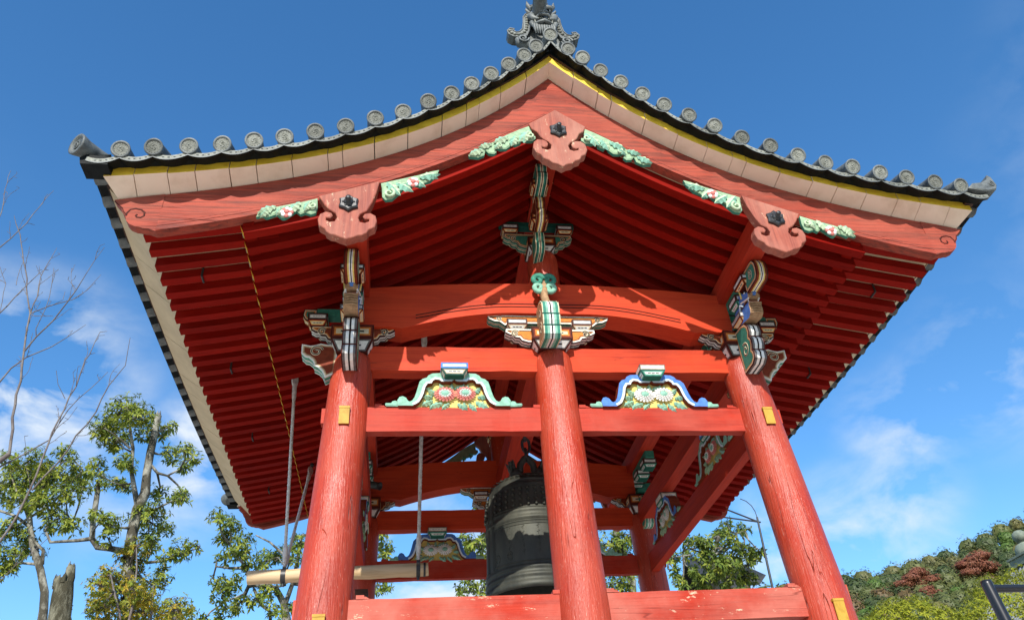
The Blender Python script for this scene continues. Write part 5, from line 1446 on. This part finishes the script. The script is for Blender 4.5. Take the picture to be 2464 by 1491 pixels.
BARK_D = mat('dark_mossy_bark', (0.1, 0.09, 0.06), .95, .1)
t = NT(BARK_D)
nb = t.noise(t.pos((1, 1, .35)), 5, 7, .7)
t.color(t.mix(t.ramp(nb, .45, .62), (0.055, 0.050, 0.032), (0.20, 0.19, 0.135))); t.bump(t.noise(t.pos((1, 1, .15)), 11, 7, .65), 1.0, .05)
TWIG = mottled('grey_brown_twig', (0.11, 0.088, 0.08), (0.18, 0.16, 0.145), 9, .8, .3)

def rosette(b, p, d, size, rj, m):
    """a spray of drooping pointed leaves round a shoot"""
    p, d = Vector(p), Vector(d).normalized()
    u = d.orthogonal().normalized(); w = d.cross(u)
    n = rj.randint(4, 7); a0 = rj.uniform(0, 6.28)
    for k in range(n):
        a = a0 + 2 * math.pi * k / n + rj.uniform(-.3, .3)
        o = (u * math.cos(a) + w * math.sin(a))
        ax = (o * rj.uniform(.6, 1.1) + d * rj.uniform(-.3, .8) + Vector((0, 0, -rj.uniform(.1, .55)))).normalized()
        L = size * rj.uniform(.55, 1.15); wd = L * rj.uniform(.15, .22)
        sd_ = ax.cross(d + Vector((0.01, .02, .03))).normalized()
        nn = ax.cross(sd_)
        q0, q2 = p, p + ax * L + Vector((0, 0, -.12 * L))
        m1 = p + ax * (L * .5)
        b.add([q0, m1 + sd_ * wd - nn * wd * .3, q2, m1 - sd_ * wd - nn * wd * .3, m1], [(0, 1, 4), (1, 2, 4), (2, 3, 4), (3, 0, 4)], m)
def fill_crown(b, clumps, rj, size, dens, mats_w, tw=None, br=None):
    for x, y, z, r in clumps:
        r *= 1.18
        n = max(6, int(dens * r * r / (size * size)))
        c = Vector((x, y, z))
        for _ in range(n):
            while True:
                v = Vector((rj.uniform(-1, 1), rj.uniform(-1, 1), rj.uniform(-1, 1)))
                if .25 < v.length < 1: break
            v = v * (1 if rj.random() < .8 else 1.25)
            q = c + Vector((v.x * r, v.y * r, v.z * r * .78))
            d = Vector((v.x, v.y, v.z * .8 + .55))
            m = 0; k = rj.random()
            for i, wgt in enumerate(mats_w):
                if k < wgt: m = i; break
                k -= wgt
            rosette(b, q, d, size * rj.uniform(.8, 1.15), rj, m)
            if tw is not None and rj.random() < .30:
                e = c + (q - c) * .2
                tw.tube([e, e.lerp(q, .55) + Vector((0, 0, -.03 * r)), q], [.008 + .01 * r, .006, .004], 4, 0, False)
        if tw is not None and br:
            best = min((pt for L in br for pt in L), key=lambda t_: (Vector(t_[:3]) - c).length)
            s0 = Vector(best[:3])
            if (s0 - c).length > .15:
                md = s0.lerp(c, .5) + Vector((rj.uniform(-.1, .1), rj.uniform(-.1, .1), rj.uniform(-.15, .05)))
                tw.tube([s0, md, c], [max(.02, min(best[3], .05)), .025, .014], 6, 0, False)
def tree(name, label, data, mats, weights, size, dens, seed, bark=None, group=None, tk=(1, 1)):
    br, cl = data
    rj = random.Random(seed)
    x, y, z, r = br[0][0]
    root = thing(name, label, 'tree', (x, y, GZ), group)
    tb = B()
    for i, L in enumerate(br):
        if i == 0 and name != 'tree_stump' or (name == 'tree_stump' and i == 0):
            L = [[L[0][0] + .1, L[0][1], GZ - .1, L[0][3] * 1.35]] + L
        pts, rr = [], []
        for k in range(len(L) - 1):
            a, c = Vector(L[k][:3]), Vector(L[k + 1][:3])
            m = max(1, int((c - a).length / .35))
            for q in range(m):
                t_ = q / m
                pts.append(a.lerp(c, t_) + Vector((rj.uniform(-1, 1), rj.uniform(-1, 1), rj.uniform(-1, 1))) * L[k][3] * .16)
                rr.append((L[k][3] * (1 - t_) + L[k + 1][3] * t_) * rj.uniform(.9, 1.1))
        pts.append(Vector(L[-1][:3])); rr.append(L[-1][3])
        tb.tube(pts, rr, 12, 0)
        if ('snapped' in label and i == 0) or name == 'tree_stump':
            for k in range(9):                      # splintered wood where it broke
                a = 2 * math.pi * k / 9
                o = Vector((math.cos(a), math.sin(a), 0)) * rr[-1] * rj.uniform(.45, .8)
                h = rj.uniform(.5, 1.7) * rr[-1]
                tb.tube([pts[-1] + o - Vector((0, 0, .05)), pts[-1] + o + Vector((0, 0, h * .6)), pts[-1] + o * .8 + Vector((0, 0, h))], [rr[-1] * .33, rr[-1] * .2, .004], 6, 0)
    cb = B()
    fill_crown(cb, cl, rj, size, dens, weights, tb, br)
    part('trunk', tb, bark or BARK, root)
    if cl: part('crown', cb, mats, root)
    return root
tree('broadleaf_tree', 'tall evergreen tree with pale snapped-off trunk top against the sky', TREE_A, [LF_G, LF_D, LF_YG], (.55, .35, .10), .165, 9.5, 1, group='evergreen trees behind the tower')
tree('autumn_tree', 'slender yellowing tree with thin stems in front of the snapped evergreen trunk', TREE_A2, [LF_YG, LF_Y, LF_G], (.42, .40, .18), .13, 10.0, 2, bark=TWIG)
tree('broadleaf_tree', 'spreading evergreen tree at the left edge behind the bare branches', TREE_B, [LF_G, LF_D, LF_YG], (.6, .32, .08), .165, 9.5, 3, group='evergreen trees behind the tower')
STB = TREE_STUMP = STUMP
tree('tree_stump', 'thick dead tree stump with jagged broken top and a few yellow leaves', STUMP, [LF_Y], (1,), .10, .35, 4, bark=BARK_D)
tree('broadleaf_tree', 'evergreen tree with crooked grey limbs behind the striking log', TREE_C, [LF_G, LF_D, LF_YG], (.45, .47, .08), .165, 9.5, 5, group='evergreen trees behind the tower')
tree('broadleaf_tree', 'evergreen tree seen through the tower behind the bronze bell', TREE_D, [LF_D, LF_G, LF_YG], (.6, .34, .06), .165, 9.5, 6, group='evergreen trees behind the tower')
tree('broadleaf_tree', 'dense evergreen tree behind the right rear pillar beside the thin pole', TREE_E, [LF_D, LF_G, LF_YG], (.66, .28, .06), .165, 13.0, 7, group='evergreen trees behind the tower')
# bare cherry tree
rj = random.Random(21)
root = thing('bare_tree', 'leafless tree with thin grey twigs reaching in at the left edge', 'tree', (-7.6, 2.0, GZ))
tb = B()
tips = []
for L in BARE[0]:
    pts, rr = [], []
    for k in range(len(L) - 1):
        a, c = Vector(L[k][:3]), Vector(L[k + 1][:3])
        m = max(1, int((c - a).length / .16))
        for q in range(m):
            t_ = q / m
            r = L[k][3] * (1 - t_) + L[k + 1][3] * t_
            pts.append(a.lerp(c, t_) + Vector((rj.uniform(-1, 1), rj.uniform(-1, 1), rj.uniform(-1, 1))) * .012)
            rr.append(max(.0032, r * .66))
    pts.append(Vector(L[-1][:3])); rr.append(.003)
    tb.tube(pts, rr, 6, 0, False)
    for i in range(2, len(pts) - 1):
        if rj.random() < .62:
            d = (pts[i + 1] - pts[i]).normalized()
            s = Vector((rj.uniform(-1, 1), rj.uniform(-1, 1), rj.uniform(-.3, 1))).normalized()
            s = (d * .75 + s * .8).normalized()
            ln = rj.uniform(.10, .42) * (1 if rr[i] > .006 else .55)
            q = [pts[i]]
            n = max(2, int(ln / .07))
            for j in range(n):
                s = (s + Vector((rj.uniform(-.25, .25), rj.uniform(-.25, .25), rj.uniform(-.1, .25)))).normalized()
                q.append(q[-1] + s * (ln / n))
            tb.tube(q, [.0042 - .0018 * j / n for j in range(n + 1)], 4, 0, False)
            for j in range(1, n + 1):
                if rj.random() < .7:
                    s2 = Vector((rj.uniform(-1, 1), rj.uniform(-1, 1), rj.uniform(-.2, 1))).normalized()
                    tb.tube([q[j], q[j] + s2 * rj.uniform(.02, .07)], [.0036, .0026], 4, 0, False)
L0 = BARE[0][0][0]; L8 = BARE[0][8][0]; L4 = BARE[0][4][0]
tb.tube([(-7.6, 2.0, GZ - .1), (-7.5, 2.0, -3.6), (-7.1, 2.0, -1.6), (L8[0] - .35, L8[1], L8[2] - .9), L8[:3]], [.16, .12, .09, .05, L8[3]], 10)
tb.tube([(-7.1, 2.0, -1.6), (-6.9, 2.0, -.2), L0[:3]], [.08, .05, L0[3]], 8)
for q in (1, 4, 5, 6, 7, 10, 14, 15):
    e = BARE[0][q][0]
    if q in (4, 5, 6, 7, 10, 14, 15):
        tb.tube([(-7.0, 2.0, -1.0 + .2 * q * .3), (e[0] - .4, 2.0, e[2] - .5), e[:3]], [.05, .03, e[3]], 7)
part('trunk', tb, TWIG, root)
# clipped shrubs
def shrub(label, c, rx, rz, seed):
    rj = random.Random(seed)
    root = thing('clipped_shrub', label, 'shrub', (c[0], c[1], GZ), 'round clipped shrubs on the right')
    tb = B()
    for k in range(5):
        a = 1.2566 * k
        tb.tube([(c[0], c[1], GZ), (c[0] + .12 * math.cos(a), c[1] + .12 * math.sin(a), GZ + 2.5), (c[0] + rx * .6 * math.cos(a), c[1] + rx * .6 * math.sin(a), c[2] - rz * .3)], [.08, .06, .02], 7)
    part('stem', tb, BARK, root)
    cb = B()
    for _ in range(int(2300 * rx * rx)):
        v = Vector((rj.gauss(0, 1), rj.gauss(0, 1), rj.gauss(0, 1))).normalized()
        if v.z < -.35: continue
        lump = 1 + .05 * math.sin(v.x * 9 + seed) * math.sin(v.y * 8 + 1) + .03 * math.sin(v.z * 14)
        rr = rj.uniform(.86, 1.0) * lump
        p = Vector(c) + Vector((v.x * rx * rr, v.y * rx * rr, v.z * rz * rr))
        rosette(cb, p, v + Vector((0, 0, .4)), .085 * rj.uniform(.8, 1.2), rj, 0 if rj.random() < .78 else 1)
    part('crown', cb, [LF_S, LF_YG], root)
shrub('round clipped green shrub beside the right front pillar', (7.75, 7.2, -1.05), 1.12, 1.0, 3)
shrub('larger clipped green shrub behind the black handrail', (10.55, 7.4, -1.55), 1.95, 2.0, 5)
# handrail
b = B()
PAINT_K = mat('black_gloss_paint', (0.012, 0.012, 0.014), .32, .5)
root = thing('handrail', 'black painted pipe handrail in the lower right corner', 'handrail', (.78, -4.5, -4.72))
p0 = Vector((.582, -4.5, -3.235))
b.tube([p0 + Vector((.16, 0, -1.5)), p0 + Vector((.0, 0, -.012)), p0 + Vector((0, 0, 0)), p0 + Vector((0, 0, .002))], [.021, .021, .019, .010], 24)
part('post', b, PAINT_K, root)
b = B(); b.tube([p0 + Vector((.0, 0, -.03)), p0 + Vector((2.2, .12, -.03))], .0145, 20)
part('rail', b, PAINT_K, root)
b = B(); b.tube([p0 + Vector((2.2, .12, .0)), p0 + Vector((2.2, .12, -1.5))], .021, 20)
part('post', b, PAINT_K, root)
# thin lamp pole with a bracket
root = thing('lamp_pole', 'thin black pole with curved tip and side bracket behind the right pillar', 'pole', (7.62, 12, GZ))
b = B()
b.tube([(7.62, 12, GZ), (7.63, 12, 1.68), (7.695, 12, 3.50)], [.035, .032, .026], 10)
b.tube([(7.695, 12, 3.50), (7.68, 12, 3.66), (7.62, 12, 3.82), (7.5, 12, 3.95), (7.35, 12, 4.02)], .011, 8)
part('pole', b, IRON, root)
b = B()
b.tube([(7.76, 12, 3.36), (7.0, 12, 3.48), (6.2, 12.0, 3.60)], .022, 8)
b.tube([(7.70, 12, 3.37), (7.05, 12, 3.66), (6.4, 12, 3.95)], .022, 8)
part('bracket', b, IRON, root)
# grey roof behind the tree
root = thing('shed', 'small building with dark grey pitched roof mostly hidden behind the right tree', 'building', (10.9, 24, GZ))
SHEDR = mottled('grey_sheet_roof', (0.035, 0.037, 0.04), (0.025, 0.026, 0.028), 2, .6, .1)
b = B(); b.box(10.2, 11.6, 22.1, 26, GZ, 4.2)
part('wall', b, DARKWOOD, root)
b = B()
b.hexa([(9.9, 21.6, 4.50), (11.75, 21.6, 4.62), (11.75, 24, 6.4), (9.9, 24, 6.3), (9.9, 21.6, 4.62), (12.1, 21.6, 4.98), (11.6, 24, 6.55), (9.9, 24, 6.45)])
b.hexa([(9.9, 24, 6.3), (11.75, 24, 6.4), (11.75, 26.5, 4.62), (9.9, 26.5, 4.5), (9.9, 24, 6.45), (11.6, 24, 6.55), (12.1, 26.5, 4.98), (9.9, 26.5, 4.62)])
part('roof', b, SHEDR, root)
# temple hall with jewel finial
root = thing('temple_hall', 'grey-green tiled hall roof topped by a round jewel finial', 'temple hall', (39.75, 40.5, GZ))
VERD = mottled('verdigris_stone', (0.19, 0.22, 0.17), (0.12, 0.145, 0.11), 3, .8, .2)
b = B(); b.box(35.8, 43.7, 36.5, 44.5, GZ, 7.6)
part('wall', b, mottled('hall_wall', (0.35, 0.09, 0.05), (0.3, 0.07, 0.04), 1, .7), root)
b = B(); cx, cy = 39.75, 40.5; n = 16
rings = []
for i in range(n + 1):
    t_ = i / n; hw = .9 + 4.6 * t_; z = 11.05 - 5.6 * t_ + 1.3 * t_ * t_
    rings.append([(cx - hw, cy - hw, z), (cx + hw, cy - hw, z), (cx + hw, cy + hw, z), (cx - hw, cy + hw, z)])
for i in range(n):
    for k in range(4):
        j = (k + 1) % 4
        b.add([rings[i + 1][k], rings[i + 1][j], rings[i][j], rings[i][k]], [(0, 1, 2, 3)])
rows = 26
for k in range(4):
    j = (k + 1) % 4
    for q in range(rows + 1):
        pts = []
        for i in range(n + 1):
            A, Cc = Vector(rings[i][k]), Vector(rings[i][j]); full = Vector(rings[n][k]).lerp(Vector(rings[n][j]), q / rows)
            e = (Cc - A); L = e.length; e.normalize()
            s_ = (full - A).dot(e)
            if 0 <= s_ <= L: pts.append(A + e * s_ + Vector((0, 0, .03)))
        if len(pts) > 1: b.tube(pts, .07, 6, 0, False)
rf = part('roof', b, mottled('hall_roof_tile', (0.20, 0.215, 0.21), (0.13, 0.14, 0.14), 6, .6), root)
b = B()
b.box(cx - 1.12, cx + 1.12, cy - 1.12, cy + 1.12, 11.05, 11.16)
b.box(cx - .92, cx + .92, cy - .92, cy + .92, 11.16, 11.62)
for k in range(4):
    b.box(cx - .75 + .4 * k, cx - .5 + .4 * k, cy - .94, cy - .92, 11.3, 11.5)
b.box(cx - 1.02, cx + 1.02, cy - 1.02, cy + 1.02, 11.62, 11.75)
b.lathe([(.62, 11.75), (.68, 11.95), (.64, 12.2), (.48, 12.45), (.26, 12.55), (.24, 12.62), (.36, 12.66)], (cx - .1, cy, 0), 24)
b.lathe([(.2, 12.66), (.40, 12.8), (.48, 13.0), (.43, 13.22), (.25, 13.38), (.06, 13.44), (0, 13.46)], (cx - .1, cy, 0), 24)
part('finial', b, VERD, rf)

# wooded hill
HILLM = mottled('hill_soil', (0.05, 0.05, 0.025), (0.03, 0.035, 0.015), .3, .9, .2)
def ridge(x):
    x = min(x, 150 + (x - 150) * .25) if x > 150 else x
    return 46.4 + .10 * (x - 92) + .0032 * (x - 92) ** 2 if x > 60 else 46.4 - 3.2 + (x - 60) * .35 + .0 + 3.28
def hz(x, y):
    t_ = (y - 60) / 100
    return -6 + (ridge(x) + 2.6) * max(0, t_) - max(0, y - 160) * .9
b = B(); nx, ny = 34, 18; V = []
for j in range(ny + 1):
    for i in range(nx + 1):
        x, y = 45 + 145 * i / nx, 60 + 112 * j / ny
        V.append((x, y, hz(x, y)))
b.add(V, [(j * (nx + 1) + i, j * (nx + 1) + i + 1, (j + 1) * (nx + 1) + i + 1, (j + 1) * (nx + 1) + i) for j in range(ny) for i in range(nx)])
struct('hill', b, HILLM)
FM = [leafmat('wood_' + n, a, c, .15) for n, a, c in [('green', (0.082, 0.10, 0.032), (0.115, 0.125, 0.04)), ('deep_green', (0.046, 0.07, 0.026), (0.068, 0.088, 0.03)), ('olive', (0.11, 0.115, 0.04), (0.14, 0.13, 0.047)),
                                                      ('bright_green', (0.072, 0.125, 0.026), (0.095, 0.15, 0.033)), ('russet', (0.11, 0.085, 0.033), (0.13, 0.08, 0.036))]]
def crown_blob(b, c, r, rz, rj, m, n=170, s=.42):
    b.ball(c, (r * .80, r * .80, rz * .80), m, 8, 6, False)
    for _ in range(n):
        v = Vector((rj.gauss(0, 1), rj.gauss(0, 1) - .5, rj.gauss(0, 1) + .35)).normalized()
        k = 1 + .16 * math.sin(v.x * 5 + c[0]) + .14 * math.sin(v.z * 6 + c[1] + v.y * 4)
        k *= rj.uniform(.84, .98)
        p = Vector(c) + Vector((v.x * r * k, v.y * r * k, v.z * rz * k))
        nn = (v + Vector((rj.uniform(-.35, .35), rj.uniform(-.35, .35), rj.uniform(-.15, .5)))).normalized()
        u = nn.orthogonal().normalized(); w = nn.cross(u)
        a = rj.uniform(0, 6.28); u, w = u * math.cos(a) + w * math.sin(a), w * math.cos(a) - u * math.sin(a)
        q = s * rj.uniform(.7, 1.3)
        b.add([p - u * q, p - w * q * .6, p + u * q, p + w * q * .6], [(0, 1, 2, 3)], m)
rj = random.Random(77)
b = B()
y = 84.0
while y < 163:
    x0, x1 = max(46, .60 * (y + 7) - 60), min(188, .92 * (y + 7) + 60)
    v0, v1 = .60 * (y + 7) - 8, .92 * (y + 7) + 4
    x = x0 + rj.uniform(0, 3)
    while x < x1:
        r = rj.uniform(1.7, 3.1)
        m = rj.choices(range(5), (.36, .26, .27, .08, .03))[0]
        yy = y + rj.uniform(-1.5, 1.5)
        crown_blob(b, (x, yy, hz(x, yy) + r * .8), r, r * rj.uniform(.85, 1.15), rj, m, 260 if v0 < x < v1 else 90, .26 if v0 < x < v1 else .42)
        x += r * rj.uniform(1.35, 1.9)
    y += 3.6
o = part('forest', b, FM); o['kind'] = 'stuff'
for (x, y, r, lab) in ((103.2, 148, 3.0, 'red-leaved tree on the hill next to the right pillar side'), (115.5, 146, 3.4, 'red-leaved tree high on the hill near the hall finial'), (101.8, 142, 1.9, 'small red-leaved tree lowest on the hill')):
    z = hz(x, y)
    root = thing('maple_tree', lab, 'tree', (x, y, z), 'red-leaved trees on the hill')
    tb = B(); tb.tube([(x, y, z), (x, y, z + r)], [.25, .15], 7); part('trunk', tb, BARK, root)
    cb = B()
    for k in range(7):
        a = rj.uniform(0, 6.28); q = rj.uniform(.2, .9) * r
        crown_blob(cb, (x + q * math.cos(a) * 1.3, y - 1.5 + q * math.sin(a) * .5, z + r * (.9 + .28 * k / 2)), r * .75, r * .36, rj, 0, 330, .20)
    part('crown', cb, LF_R, root)

# unseen trees added behind the viewer to block fill light
rj = random.Random(5)
b = B()
for k in range(46):
    a = R(178 + 184 * k / 45)
    q = rj.uniform(23, 29)
    x, y = q * math.cos(a), q * math.sin(a) - 2
    r = rj.uniform(2.0, 3.2)
    for j in range(3):
        crown_blob(b, (x, y, GZ + 1.2 + 2.3 * j), r * (1 - .18 * j), 1.7, rj, rj.choice((0, 1, 1, 2)), 130, .55)
o = part('fill_block_woods', b, FM); o['kind'] = 'stuff'
